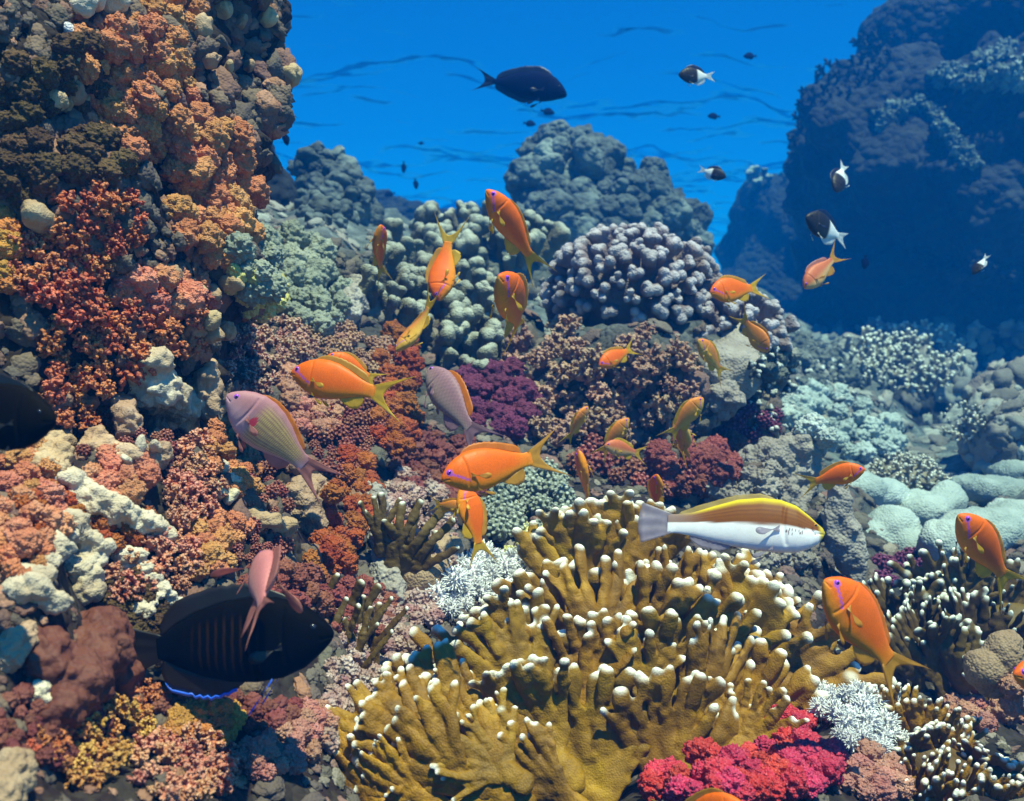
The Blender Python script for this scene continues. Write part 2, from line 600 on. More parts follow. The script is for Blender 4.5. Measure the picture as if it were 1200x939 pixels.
def var_floret(seed):
    """open soft coral tuft: short branches ending in little clusters of polyps"""
    g = random.Random(seed)
    pts, tips = [(0, 0, -.1, .50)], []
    n = g.choice([10, 11, 12, 13])
    for k in range(n):
        z = 1 - 1.15 * (k + .5) / n
        s = math.sqrt(max(0, 1 - z * z))
        a = k * 2.4 + g.uniform(-.3, .3)
        d = np.array([s * math.cos(a), s * math.sin(a), z])
        L = g.uniform(.62, .92)
        pts += chain((0, 0, 0), tuple(d * L), .15, .10)
        for j in range(7):
            q = d * L + np.array([g.uniform(-.22, .22) for _ in range(3)])
            r = g.uniform(.10, .165)
            pts += chain(tuple(d * L * .9), tuple(q), .07, r)
            tips.append(q + d * r)
    me = remesh(*union_spheres(pts, 1), 0.042, 1)
    V, N = get_v(me), get_n(me)
    set_v(me, V + N * (0.035 * vnoise(V * 11, seed) + 0.05 * (0.45 - worley(V * 10, seed)))[:, None])
    finish_tips(me, tips, 0.03, 0.16)
    return me


def var_blade(seed, slim=False):
    """fire coral blade: ribs fused into a flat fan with knobbly free fingers along its edge; base at 0, about 1 high, in the XZ plane"""
    g = random.Random(seed)
    pts, tips = [], []
    if slim:
        nrib, spread, web = g.choice([2, 3]), 0.5, 0.42
    else:
        nrib, spread, web = g.choice([9, 10, 11, 12]), g.uniform(0.62, 0.95), g.uniform(0.72, 0.86)
    pts += chain((0, 0, -0.15), (0, 0, 0.12), 0.13, 0.11)
    for k in range(nrib):
        t = (k / (nrib - 1) - 0.5) * 2
        a = t * spread + g.uniform(-.05, .05)
        yo = (0.040 if k % 2 else -0.030) * g.uniform(.4, 1.4)
        w = web * (1 - .20 * t * t) * (g.uniform(.88, 1.08) if g.random() < .72 else g.uniform(.55, .8))
        p1 = (math.sin(a * .9) * w, yo, math.cos(a * .9) * w)
        pts += chain((math.sin(a * .5) * .08, 0, .06), p1, g.uniform(.050, .064) if not slim else .075, g.uniform(.042, .055) if not slim else .07)
        m = g.choice([1, 1, 1, 2, 2]) if not slim else g.choice([1, 2])
        for j in range(m):
            b = a * .8 + ((j / (m - 1) - .5) * g.uniform(.5, .9) if m > 1 else g.uniform(-.15, .15))
            L = max(.10, (1 - w) * g.uniform(.4, .9) * (1 - .12 * t * t)) if not slim else (1 - w) * g.uniform(.45, .95)
            r = g.uniform(.030, .046) if not slim else g.uniform(.05, .06)
            e = (p1[0] + math.sin(b) * L, yo + g.uniform(-.08, .08), p1[2] + math.cos(b) * L)
            pts += chain(p1, e, 0.046 if not slim else .066, r)
            tips.append((e[0] + math.sin(b) * r * .8, e[1], e[2] + math.cos(b) * r * .8))
        if not slim and g.random() < .16:           # short knob standing off the face of the blade
            f = g.uniform(.35, .9)
            q = (p1[0] * f, 0, p1[2] * f)
            sy = -1 if g.random() < .75 else 1
            e = (q[0] + g.uniform(-.06, .06), sy * g.uniform(.14, .24), q[2] + g.uniform(.05, .14))
            pts += chain(q, e, .052, .036)
            tips.append((e[0], e[1] + sy * .035, e[2] + .02))
    V, Fc = union_spheres(pts)
    V[:, 1] *= 0.62
    me = remesh(V, Fc, 0.0145, 4)
    V, N = get_v(me), get_n(me)
    V = V + N * (0.020 * vnoise(V * 7, seed) + 0.011 * vnoise(V * 19, seed + 1) + 0.006)[:, None]
    T = np.array(tips)
    T[:, 1] *= 0.62
    set_v(me, V)
    finish_tips(me, T, 0.020, 0.064)
    c1, c2 = g.uniform(-.5, .5), g.uniform(-.10, .10)
    V[:, 1] += c1 * V[:, 0] ** 2 + c2 * np.sin(V[:, 2] * 4 + V[:, 0] * 3)
    set_v(me, V)
    return me


VAR = {
    'soft': [var_soft(s) for s in range(5)],
    'floret': [var_floret(s + 200) for s in range(5)],
    'knob': [var_knob(s + 20) for s in range(6)],
    'flap': [var_plate(s + 40) for s in range(5)],
    'blunt': [var_blunt(s + 60) for s in range(6)],
    'nub': [var_nub(s + 80) for s in range(4)],
    'tuft': [var_tuft(s + 100) for s in range(3)],
    'grape': [var_grape(s + 120) for s in range(3)],
    'blade': [var_blade(s + 141) for s in range(9)],
    'slim': [var_blade(s + 161, True) for s in range(6)],
}
PART = {'soft': 'lobe', 'floret': 'branch', 'knob': 'knob', 'flap': 'fold', 'blunt': 'branch', 'nub': 'branch', 'tuft': 'tuft', 'grape': 'polyp_cluster', 'blade': 'blade', 'slim': 'blade'}
_vm = {}
def variant(kind, mat, g=None):
    i = (g or rng).randrange(len(VAR[kind]))
    key = (kind, i, mat)
    if key not in _vm:
        me = VAR[kind][i].copy()
        me.materials.clear()
        me.materials.append(M[mat])
        _vm[key] = me
    return _vm[key]


def put(kind, mat, root, loc, direction, size, spin=None, name=None):
    """one lobe/branch/blade as a child of its coral"""
    o = bpy.data.objects.new(name or PART[kind], variant(kind, mat))
    COL.objects.link(o)
    o.parent = root
    q = Vector((0, 0, 1)).rotation_difference(Vector(direction).normalized())
    q = q @ Quaternion((0, 0, 1), rng.uniform(0, 6.28) if spin is None else spin)
    o.rotation_mode = 'QUATERNION'
    o.rotation_quaternion = q
    o.scale = size if hasattr(size, '__len__') else (size, size, size)
    o.location = Vector(loc) - root.location
    return o


def patch(name, label, cat, regions, n, rpx, kind, mat, group=None, lift=0.6, dmax=9, up=0.35, seed=0, dmin=0.0, jit=(0.75, 1.3), flat=1.0, gap=1.38):
    """a colony growing on the reef surface: lobes set over the ellipses (px, py, rx, ry, angle)"""
    g = random.Random(seed * 131 + int(regions[0][0]) * 7 + int(regions[0][1]))
    pts, tries = [], 0
    area = sum(r[2] * r[3] for r in regions)
    while len(pts) < n and tries < n * 60:
        tries += 1
        x = g.random() * area
        for rg in regions:
            x -= rg[2] * rg[3]
            if x <= 0: break
        a, rr = g.random() * 6.28, math.sqrt(g.random())
        u, v = math.cos(a) * rr * rg[2], math.sin(a) * rr * rg[3]
        th = R(rg[4]) if len(rg) > 4 else 0
        px, py = rg[0] + u * math.cos(th) - v * math.sin(th), rg[1] + u * math.sin(th) + v * math.cos(th)
        sp = rpx * (gap if tries < n * 30 else gap * .72)
        if any((px - q[0]) ** 2 + (py - q[1]) ** 2 < sp * sp for q in pts): continue
        loc, nrm = hit(px, py)
        if loc is None or loc.y > dmax or loc.y < dmin: continue
        pts.append((px, py, loc, nrm))
    if not pts:
        print('PATCH EMPTY', name, label)
        return None
    c = sum((p[2] for p in pts), Vector()) / len(pts)
    root = empty(name, c, label, cat, group)
    for px, py, loc, nrm in pts:
        r = rpx * loc.y / F * g.uniform(*jit)
        d = (nrm + Vector((0, 0, up)) + Vector((g.uniform(-.3, .3), g.uniform(-.3, .3), g.uniform(-.3, .3)))).normalized()
        sz = (r, r, r * flat)
        put(kind, mat, root, loc + nrm * r * lift, d, sz)
    return root


def lumps(name, label, cat, sph, mat, amp=0.12, freq=3.0, bump=0.0, bfreq=12.0, voxel=None, seed=1, grp=None, grow_on=True, kind=None, sharp=False, parent=None):
    """fused rounded masses: sph = (px, py, depth, rx_px, ry_px[, rdepth_px])"""
    pts, rs = [], []
    for s in sph:
        c = at(*s[:3])
        k = s[2] / F
        rx, ry = s[3] * k, (s[4] if len(s) > 4 else s[3]) * k
        rz = (s[5] * k) if len(s) > 5 else (rx + ry) / 2
        pts.append((c.x, c.y, c.z, rx, rz, ry))
        rs.append((rx + ry) / 2)
    rm = sum(rs) / len(rs)
    extra = []
    for i in range(1, len(pts)):             # fuse every lobe to its closest neighbour
        a = np.array(pts[i])
        b = min((np.array(q) for q in pts[:i]), key=lambda q: np.linalg.norm(q[:3] - a[:3]))
        for f in (.33, .66):
            m = a * (1 - f) + b * f
            extra.append((*m[:3], *(m[3:] * .88)))
    pts = pts + extra
    vox = voxel or rm / 11
    me = remesh(*union_spheres(pts, 3), vox, 3)
    V, N = get_v(me), get_n(me)
    d = amp * rm * fbm(V / rm * freq * 0.4, seed, 4)
    if bump:
        d = d + bump * rm * (0.55 - worley(V / rm * bfreq * 0.25, seed + 9))
    if sharp:
        d = d + amp * rm * 0.6 * np.abs(fbm(V / rm * freq, seed + 4, 3))
    V = V + N * d[:, None]
    c = V.mean(0)
    c[2] = V[:, 2].min()
    if grow_on:
        set_v(me, V)
        solid(me)
    if parent is not None: c = np.array(parent.location)
    set_v(me, V - c)
    set_f(me, 'tip', np.zeros(len(V)))
    bmc = bmesh.new()
    bmc.from_mesh(me)
    seen, islands = set(), 0
    for v0 in bmc.verts:
        if v0 in seen: continue
        islands += 1
        st = [v0]
        seen.add(v0)
        while st:
            for e in st.pop().link_edges:
                for w in e.verts:
                    if w not in seen:
                        seen.add(w)
                        st.append(w)
    bmc.free()
    if islands > 1: print('ISLANDS', islands, name, label)
    o = link(name, me, M[mat], parent, (0, 0, 0) if parent is not None else c)
    return tag(o, label, cat, grp, kind)


def dome(name, label, cat, c, rad, n, kind, mat, bsize, group=None, base_mat=None, low=-0.15, squash=0.85, jitter=0.25, flat=1.0, front=True):
    """branches standing all over a rounded base"""
    cpt = at(*c)
    k = c[2] / F
    r = rad * k
    root = empty(name, cpt - Vector((0, 0, r * 0.3)), label, cat, group)
    V, Fc = ico(4)
    P = V * np.array([1, 1, squash]) * r * 0.80
    P = P * (1 + 0.12 * fbm(V * 1.5, int(c[0]), 3))[:, None]
    me = mesh_from('base', P, Fc)
    set_f(me, 'tip', np.zeros(len(P)))
    link('base', me, M[base_mat or mat], root, cpt - root.location)
    cnt = 0
    N = int(n / ((1 - low) / 2 * .78))
    for i in range(N):
        z = 1 - 2 * (i + 0.5) / N
        if z < low: break
        a = i * 2.399963
        s = math.sqrt(1 - z * z)
        d = Vector((s * math.cos(a), s * math.sin(a), z))
        if front and d.y > 0.55: continue
        cnt += 1
        d2 = (d + Vector((0, 0, .12)) + Vector((rng.uniform(-1, 1), rng.uniform(-1, 1), rng.uniform(-.4, 1))) * jitter).normalized()
        loc = cpt + Vector((d.x, d.y, d.z * squash)) * r * 0.74
        L = bsize * k * rng.uniform(0.8, 1.2)
        put(kind, mat, root, loc, d2, (L * flat, L * flat, L))
    return root


# ------------------------------------------------------------------ the setting
def grid_mesh(name, P, nu, nv):
    idx = np.arange(nu * nv).reshape(nv, nu)
    Fc = np.stack([idx[:-1, :-1].ravel(), idx[:-1, 1:].ravel(), idx[1:, 1:].ravel(), idx[1:, :-1].ravel()], 1)
    return mesh_from(name, P, Fc)


# reef slope: measured spot heights (px, py, distance) -> smooth interpolated terrain
SPOT = [(60, 570, .62), (60, 700, .58), (30, 860, .52), (150, 450, .76), (250, 450, .88), (200, 600, .76), (330, 420, 1.02), (380, 600, .95),
        (120, 770, .66), (190, 730, .94), (200, 790, .98), (240, 815, 1.04), (200, 835, .90), (150, 880, .64), (230, 960, .60), (280, 830, 1.0), (360, 830, .98), (300, 760, 1.02), (330, 930, .66), (130, 900, .60),
        (420, 770, .90), (500, 690, 1.0), (575, 700, .98), (450, 600, 1.12), (610, 610, 1.18), (550, 490, 1.42), (440, 440, 1.36), (350, 320, 1.55), (290, 400, 1.25),
        (560, 950, .85), (720, 960, .82), (880, 890, .80), (830, 915, .78), (940, 890, .80), (640, 880, .95), (720, 860, 1.02), (880, 960, .68), (1030, 870, .86), (1090, 960, .74), (1180, 960, .70), (980, 830, 1.0), (1100, 790, 1.12), (1190, 800, 1.1),
        (700, 640, 1.15), (800, 640, 1.12), (930, 690, 1.2), (1000, 680, 1.4), (1100, 660, 1.5), (1190, 640, 1.5),
        (480, 400, 1.6), (620, 470, 1.55), (700, 480, 1.6), (820, 560, 1.45), (900, 560, 1.55), (700, 400, 1.85), (800, 400, 1.95), (560, 330, 1.95), (400, 290, 2.1), (320, 260, 2.2), (450, 320, 2.0),
        (1040, 590, 1.9), (1140, 590, 1.9), (920, 480, 2.1), (880, 430, 2.3), (960, 460, 2.6), (1060, 500, 2.5), (1180, 520, 2.3), (1100, 540, 2.2),
        (520, 300, 2.6), (620, 290, 2.8), (800, 300, 3.2), (380, 280, 2.8), (900, 420, 3.4), (1000, 430, 4.0), (1150, 450, 4.0), (560, 290, 3.6), (700, 270, 4.0), (300, 260, 3.4), (450, 285, 4.0), (850, 350, 4.4)]
Q = [at(*s) for s in SPOT]
Q += [Vector(v) for v in [(-.9, .5, 0.05), (-1.1, 1.0, .2), (-1.4, 1.8, .4), (-2, 3, .5), (-2.6, 4.5, .4), (.6, .5, -.32), (1.1, .9, -.34), (1.6, 1.6, -.3), (2.2, 2.4, -.3), (3, 4, -.2),
                          (0, .35, -.30), (-.25, .35, -.27), (.3, .35, -.32), (0, 0, -.42), (-.8, 0, -.2), (.8, 0, -.45), (0, 5.5, .35), (-2, 6, .2), (2, 6, .1), (0, -.8, -.6), (-1.5, -.8, -.5), (1.5, -.8, -.6)]]
QX = np.array([[q.x, q.y] for q in Q])
QZ = np.array([q.z for q in Q])
def _k(a, b): return np.linalg.norm(a[:, None, :] - b[None, :, :], axis=2)
n = len(Q)
A = np.zeros((n + 3, n + 3))
A[:n, :n] = _k(QX, QX) - np.eye(n) * 0.012
A[:n, n] = 1
A[:n, n + 1:] = QX
A[n, :n] = 1
A[n + 1:, :n] = QX.T
W = np.linalg.solve(A, np.concatenate([QZ, np.zeros(3)]))
def ground(XY):
    out = np.empty(len(XY))
    for i in range(0, len(XY), 20000):
        s = XY[i:i + 20000]
        out[i:i + 20000] = _k(s, QX) @ W[:n] + W[n] + s @ W[n + 1:]
    return out

nu, nv = 360, 420
t = np.linspace(0, 1, nv)
yy = -0.7 + 1.0 * t + 5.9 * t ** 2.2
u = np.linspace(-1, 1, nu)
u = np.sign(u) * (0.55 * np.abs(u) + 0.45 * np.abs(u) ** 2)
Y, U = np.meshgrid(yy, u, indexing='ij')
X = U * (1.3 + 0.42 * np.clip(Y, 0, None))
XY = np.stack([X.ravel(), Y.ravel()], 1)
Z = ground(XY)
edge = np.maximum(np.abs(U.ravel()), np.clip((Y.ravel() - 4.2) / 2.0, 0, 1))
P = np.stack([XY[:, 0], XY[:, 1], Z], 1)
near = np.clip(P[:, 1], 0.3, 3)
P[:, 2] += 0.030 * near * fbm(P * (9 / near[:, None]), 5, 4) + 0.02 * near * (0.5 - worley(P * np.array([16, 16, 8]) / near[:, None], 3))
P[:, 0] += 0.010 * near * fbm(P * 11, 15, 3)
P[:, 2] -= np.clip((edge - 0.82) / 0.18, 0, 1) ** 2 * 1.6
me = grid_mesh('reef_slope', P, nu, nv)
set_f(me, 'tip', np.zeros(len(P)))
solid(me)
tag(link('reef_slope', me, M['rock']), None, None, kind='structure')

# deep sand bottom reaching the horizon
g1 = np.concatenate([-np.geomspace(42, 1, 40), np.linspace(-.9, .9, 12), np.geomspace(1, 42, 40)])
XX, YY = np.meshgrid(g1, g1)
P = np.stack([XX.ravel(), YY.ravel(), np.full(XX.size, -1.0)], 1)
P[:, 2] += 0.12 * fbm(P * 0.35, 2, 3)
tag(link('sea_floor', grid_mesh('sea_floor', P, len(g1), len(g1)), M['sand']), None, None, kind='structure')

# sea surface seen from below, with waves
WZ = 2.65
gx = np.concatenate([-np.geomspace(43, 12.2, 30), np.linspace(-12, 12, 300), np.geomspace(12.2, 43, 30)])
gy = np.concatenate([-np.geomspace(43, 2.2, 20), np.linspace(-2, 26, 350), np.geomspace(26.5, 43, 15)])
XX, YY = np.meshgrid(gx, gy)
P = np.stack([XX.ravel(), YY.ravel(), np.zeros(XX.size)], 1)
q = P * np.array([1.0, 1.2, 1]) @ np.array([[.94, .34, 0], [-.34, .94, 0], [0, 0, 1]])
P[:, 2] = WZ + 0.12 * fbm(q * 1.0, 31, 4, 0.55) + 0.10 * fbm(q * .35, 37, 3)
t = NT('water_surface')
lw = t.new('LayerWeight')
lw.inputs[0].default_value = 0.5
rp = t.ramp(lw.outputs['Facing'], [(0.70, (0, 0, 0)), (0.85, (1, 1, 1))])
gl = t.new('BsdfGlossy')
gl.inputs['Color'].default_value = (0.22, 0.36, 0.58, 1)  # dim blue tint stands for dark reef mirrored in the waves
gl.inputs['Roughness'].default_value = 0.08
tp = t.new('BsdfTransparent')
tp.inputs[0].default_value = (0.94, 0.98, 1.0, 1)
mx = t.new('MixShader')
t.link(rp.outputs[0], mx.inputs[0])
t.link(tp.outputs[0], mx.inputs[1])
t.link(gl.outputs[0], mx.inputs[2])
t.link(mx.outputs[0], t.out.inputs['Surface'])
tag(link('water_surface', grid_mesh('water_surface', P, len(gx), len(gy)), t.m), None, None, kind='structure')

# the water itself: one closed volume
V = np.array([(x, y, z) for x in (-46, 46) for y in (-46, 46) for z in (-2.2, 3.05)], float)
Fc = [(0, 1, 3, 2), (4, 6, 7, 5), (0, 4, 5, 1), (2, 3, 7, 6), (0, 2, 6, 4), (1, 5, 7, 3)]
hz = link('haze', mesh_from('haze', V, Fc, False))
hm = bpy.data.materials.new('water_volume')
hm.use_nodes = True
hm.node_tree.nodes.clear()
ho = hm.node_tree.nodes.new('ShaderNodeOutputMaterial')
hv = hm.node_tree.nodes.new('ShaderNodeVolumePrincipled')
hv.inputs['Density'].default_value = HAZE_DENSITY
hv.inputs['Color'].default_value = HAZE_COLOR
hv.inputs['Absorption Color'].default_value = HAZE_ABS
hv.inputs['Anisotropy'].default_value = 0.0
hm.node_tree.links.new(hv.outputs[0], ho.inputs['Volume'])
hz.data.materials.append(hm)
tag(hz, None, None, kind='stuff')

# left reef wall: a rough leaning column whose right flank shows against the blue
nz_, na = 330, 360
zz = np.linspace(-0.35, 0.75, nz_)
th = np.linspace(0, 2 * np.pi, na, endpoint=False)
ZZ, TH = np.meshgrid(zz, th, indexing='ij')
z = ZZ.ravel()
xr = np.interp(z, [-.35, -.05, .05, .12, .16, .20, .245, .27, .31, .36, .75], [-.35, -.31, -.285, -.272, -.278, -.282, -.274, -.262, -.262, -.265, -.245])
cx = np.full_like(z, -0.86)
rx = xr - cx
ry = np.interp(z, [-.35, 0, .2, .75], [.36, .34, .33, .36])
yc = np.interp(z, [-.35, .0, .2, .4, .75], [.93, .95, .985, 1.02, 1.12])
tt = TH.ravel()
ex = 0.9
c_, s_ = np.cos(tt), np.sin(tt)
P = np.stack([cx + rx * np.sign(c_) * np.abs(c_) ** ex, yc + ry * np.sign(s_) * np.abs(s_) ** ex, z], 1)
out = np.stack([c_, s_, 0 * c_], 1)
P += out * (0.050 * fbm(P * 7, 51, 4) + 0.022 * (0.5 - worley(P * 20, 52)) + 0.012 * (0.5 - worley(P * 48, 53)))[:, None]
idx = np.arange(nz_ * na).reshape(nz_, na)
nx = np.roll(idx, -1, axis=1)
Fc = np.stack([idx[:-1].ravel(), nx[:-1].ravel(), nx[1:].ravel(), idx[1:].ravel()], 1)
top = len(P)
P = np.concatenate([P, [[-0.86, 0.9, 0.78]]])
me = mesh_from('reef_wall', P, [tuple(f) for f in Fc] + [(int(idx[-1, k]), int(nx[-1, k]), top) for k in range(na)])
set_f(me, 'tip', np.zeros(len(P)))
solid(me)
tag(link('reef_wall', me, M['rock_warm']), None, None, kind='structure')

# rock masses that carry the middle corals
ROCK = dict(kind='structure', amp=0.22, freq=2.6, bump=0.10, bfreq=14)
lumps('reef_rock', None, None, [(350, 350, 1.62, 95, 62), (300, 330, 1.55, 60, 60), (400, 380, 1.6, 60, 50), (330, 420, 1.45, 70, 60)], 'rock', seed=3, **ROCK)
lumps('reef_rock', None, None, [(500, 420, 1.75, 90, 70), (470, 470, 1.65, 80, 70), (540, 500, 1.62, 70, 60), (590, 450, 1.8, 70, 80)], 'rock', seed=4, **ROCK)
lumps('reef_rock', None, None, [(720, 470, 1.62, 110, 90), (790, 450, 1.70, 80, 80), (660, 490, 1.62, 60, 80), (860, 440, 1.78, 55, 55), (870, 500, 1.7, 40, 40)], 'rock', seed=5, **ROCK)
lumps('reef_rock', None, None, [(860, 590, 1.42, 60, 60), (800, 570, 1.45, 60, 50), (930, 620, 1.42, 40, 60), (900, 660, 1.36, 70, 60)], 'rock', seed=6, **ROCK)
# right-hand reef cliff, overhanging; deep shade put into its near-black rock colour
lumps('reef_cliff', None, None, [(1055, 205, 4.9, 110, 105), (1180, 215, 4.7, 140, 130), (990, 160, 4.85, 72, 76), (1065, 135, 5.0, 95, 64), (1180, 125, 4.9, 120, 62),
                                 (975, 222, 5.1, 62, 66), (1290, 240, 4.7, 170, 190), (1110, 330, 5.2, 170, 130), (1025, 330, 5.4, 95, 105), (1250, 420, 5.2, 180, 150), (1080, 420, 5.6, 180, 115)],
      'rock_shaded', seed=8, kind='structure', amp=0.26, freq=3.8, bump=0.12, bfreq=22, voxel=0.030)
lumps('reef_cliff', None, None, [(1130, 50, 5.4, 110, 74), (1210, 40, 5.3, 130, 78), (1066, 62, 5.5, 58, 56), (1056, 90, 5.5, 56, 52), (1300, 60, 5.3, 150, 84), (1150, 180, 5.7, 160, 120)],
      'rock_shaded', seed=9, kind='structure', amp=0.14, freq=3.2, bump=0.12, bfreq=22, voxel=0.045)
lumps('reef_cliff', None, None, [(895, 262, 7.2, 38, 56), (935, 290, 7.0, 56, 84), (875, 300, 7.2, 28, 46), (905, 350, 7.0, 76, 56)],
      'rock_shaded', seed=10, kind='structure', amp=0.2, freq=3, bump=0.12, bfreq=16, voxel=0.035)
# far slopes right of centre
lumps('reef_rock', None, None, [(930, 450, 2.9, 60, 50), (890, 420, 3.0, 60, 45), (980, 490, 2.8, 70, 50), (930, 510, 2.6, 70, 40), (1010, 450, 3.2, 60, 50)], 'rock_cool', seed=12, **ROCK)
lumps('reef_rock', None, None, [(1070, 470, 3.2, 85, 65), (1030, 500, 3.1, 70, 60), (1120, 510, 3.1, 60, 60), (1140, 560, 2.8, 70, 40)], 'rock_shaded', seed=13, **ROCK)
lumps('reef_rock', None, None, [(1190, 480, 2.3, 45, 60), (1165, 510, 2.25, 35, 40), (1210, 530, 2.2, 60, 60), (1180, 450, 2.35, 22, 25), (1230, 450, 2.3, 50, 40)], 'pillar', seed=14, kind='structure', amp=0.2, freq=2.2, bump=0.06, bfreq=10)
lumps('reef_rock', None, None, [(560, 330, 2.3, 80, 60), (500, 330, 2.4, 70, 50), (630, 340, 2.3, 50, 50)], 'rock_cool', seed=15, **ROCK)

# encrusting growth and rubble covering the rock: nobody could count it
def growth():
    g = np.random.default_rng(4)
    V0, F0 = ico(3)
    SH = []
    for q in range(24):
        d = 1 + 0.40 * fbm(V0 * 1.5 + q * 9.1, q, 3) + (0.75 if q % 2 else 0.3) * (0.5 - worley(V0 * 2.4 + q, q))
        SH.append(V0 * d[:, None])
    Vs, Fs, Cs = [], [], []
    warm = np.array([(.16, .04, .016), (.26, .09, .035), (.10, .018, .010), (.10, .05, .025), (.03, .010, .008), (.34, .14, .075), (.06, .03, .010), (.02, .010, .006), (.02, .008, .005)])  # palette darkened so gaps between colonies look shaded
    cool = np.array([(.08, .06, .045), (.04, .03, .02), (.05, .022, .022), (.20, .17, .14), (.14, .05, .045), (.05, .048, .028), (.03, .012, .018), (.03, .025, .02)])  # crevice shade put into these dark tones as well
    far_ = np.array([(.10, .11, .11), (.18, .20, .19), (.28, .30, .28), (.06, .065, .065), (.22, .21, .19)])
    k = 0
    for (x0, x1, y0, y1, cnt, r0, r1) in [(-20, 345, -20, 320, 900, 3.0, 11), (-20, 330, 300, 960, 450, 3.0, 12), (270, 640, 260, 760, 900, 2.5, 11), (600, 960, 380, 720, 900, 2.5, 9), (880, 1220, 380, 700, 900, 2.5, 9),
                                          (350, 1220, 650, 960, 1200, 3.0, 9)]:
        for _ in range(cnt):
            loc, nrm = hit(g.uniform(x0, x1), g.uniform(y0, y1))
            if loc is None or loc.y > 6.5: continue
            r = (r0 + (r1 - r0) * g.random() ** 2.0) * 1.45 * loc.y / F
            q_ = np.array((Vector((0, 0, 1)).rotation_difference(nrm) @ Quaternion((0, 0, 1), g.uniform(0, 6.28))).to_matrix())
            S = SH[g.integers(24)] * np.array([g.uniform(.7, 1.4), g.uniform(.7, 1.4), g.uniform(.3, .75)]) * r
            Vs.append(S @ q_.T + np.array(loc) + np.array(nrm) * r * 0.05)
            Fs.append(F0 + k * len(V0))
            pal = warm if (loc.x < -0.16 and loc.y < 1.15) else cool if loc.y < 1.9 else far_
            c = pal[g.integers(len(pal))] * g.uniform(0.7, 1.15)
            Cs.append(np.repeat(c[None], len(V0), 0))
            k += 1
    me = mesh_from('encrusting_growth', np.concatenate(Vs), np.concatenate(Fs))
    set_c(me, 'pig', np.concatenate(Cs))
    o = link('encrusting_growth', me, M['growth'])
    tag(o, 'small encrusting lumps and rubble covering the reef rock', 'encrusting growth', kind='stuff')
growth()


# ------------------------------------------------------------------ corals and sponges
# --- reef wall
G_OR = 'orange and red soft corals on the reef wall'
patch('soft_coral', 'tan orange soft coral sheet hanging lowest on the right edge of the reef wall', 'soft coral', [(245, 215, 42, 75, -12), (262, 285, 24, 26), (225, 265, 26, 22)], 46, 15, 'soft', 'orange', G_OR, seed=1)
patch('soft_coral', 'tan orange soft coral in the upper middle of the reef wall, below the beige knobs', 'soft coral', [(150, 85, 62, 52, 20), (190, 130, 40, 30)], 44, 15, 'soft', 'orange', G_OR, seed=2)
patch('soft_coral', 'small orange soft coral at the top edge of the reef wall beside the beige knobs', 'soft coral', [(195, 20, 30, 24)], 12, 13, 'soft', 'orange', G_OR, seed=3)
patch('soft_coral', 'orange brown soft coral clump in the dark middle of the reef wall', 'soft coral', [(150, 160, 34, 24, 30)], 16, 13, 'soft', 'orange', G_OR, seed=4)
patch('soft_coral', 'deep red orange soft coral just above the big orange one on the reef wall', 'soft coral', [(115, 265, 48, 38, -10), (60, 320, 58, 40)], 38, 16, 'floret', 'red', G_OR, seed=5)
patch('soft_coral', 'big orange red soft coral left of the cream leather coral', 'soft coral', [(120, 400, 78, 48, -15), (85, 450, 40, 50), (180, 380, 50, 34)], 62, 16, 'floret', 'red', G_OR, seed=6)
patch('soft_coral', 'salmon orange soft coral directly above the cream leather coral', 'soft coral', [(200, 345, 44, 24, 0), (160, 340, 30, 22)], 22, 14, 'soft', 'pink', G_OR, seed=7)
patch('soft_coral', 'upright salmon pink soft coral above the black angelfish', 'soft coral', [(222, 570, 30, 48, 8)], 26, 13, 'floret', 'pink', G_OR, seed=8)
patch('soft_coral', 'pink soft coral with white frosted tips behind the head of the spotted pink fish', 'soft coral', [(315, 405, 50, 26, 15), (300, 440, 34, 22)], 36, 11, 'floret', 'pinkwhite', G_OR, seed=9)
patch('soft_coral', 'pale pink soft coral with white tips under the orange fish with the forked yellow tail', 'soft coral', [(370, 485, 32, 28), (345, 455, 20, 14)], 22, 11, 'soft', 'pinkwhite', G_OR, seed=10)
patch('soft_coral', 'coral red soft coral low on the left edge below the black fish', 'soft coral', [(25, 610, 38, 34)], 14, 15, 'soft', 'pink', G_OR, seed=11)
patch('soft_coral', 'small pink soft coral between the cream folds and the upright salmon one', 'soft coral', [(135, 560, 32, 24)], 12, 13, 'soft', 'pink', G_OR, seed=12)
patch('soft_coral', 'reddish soft coral left of the pink fish seen from behind', 'soft coral', [(190, 665, 34, 30), (150, 680, 25, 25)], 18, 13, 'floret', 'pink', G_OR, seed=13)
patch('soft_coral', 'golden soft coral in the bottom left, left of the pink one', 'soft coral', [(130, 865, 44, 34, -20), (105, 905, 24, 26)], 26, 14, 'floret', 'gold', G_OR, seed=14, up=0.6)
patch('soft_coral', 'golden soft coral under the blue edged fins of the black angelfish', 'soft coral', [(235, 850, 42, 22)], 16, 13, 'soft', 'gold', G_OR, seed=15, up=0.6)
patch('soft_coral', 'pink orange soft coral at the bottom edge between the golden one and the fire coral', 'soft coral', [(215, 905, 62, 40)], 36, 14, 'floret', 'pink', G_OR, seed=16, up=0.6)
patch('soft_coral', 'pink frosted soft coral rising right beside the bottom left fire coral blade', 'soft coral', [(322, 885, 46, 22, -20), (362, 855, 14, 24)], 24, 12, 'soft', 'pinkwhite', G_OR, seed=17, up=0.6)
patch('soft_coral', 'yellow orange soft coral on the left edge of the photo halfway up', 'soft coral', [(4, 300, 14, 38)], 8, 13, 'soft', 'gold', G_OR, seed=18)

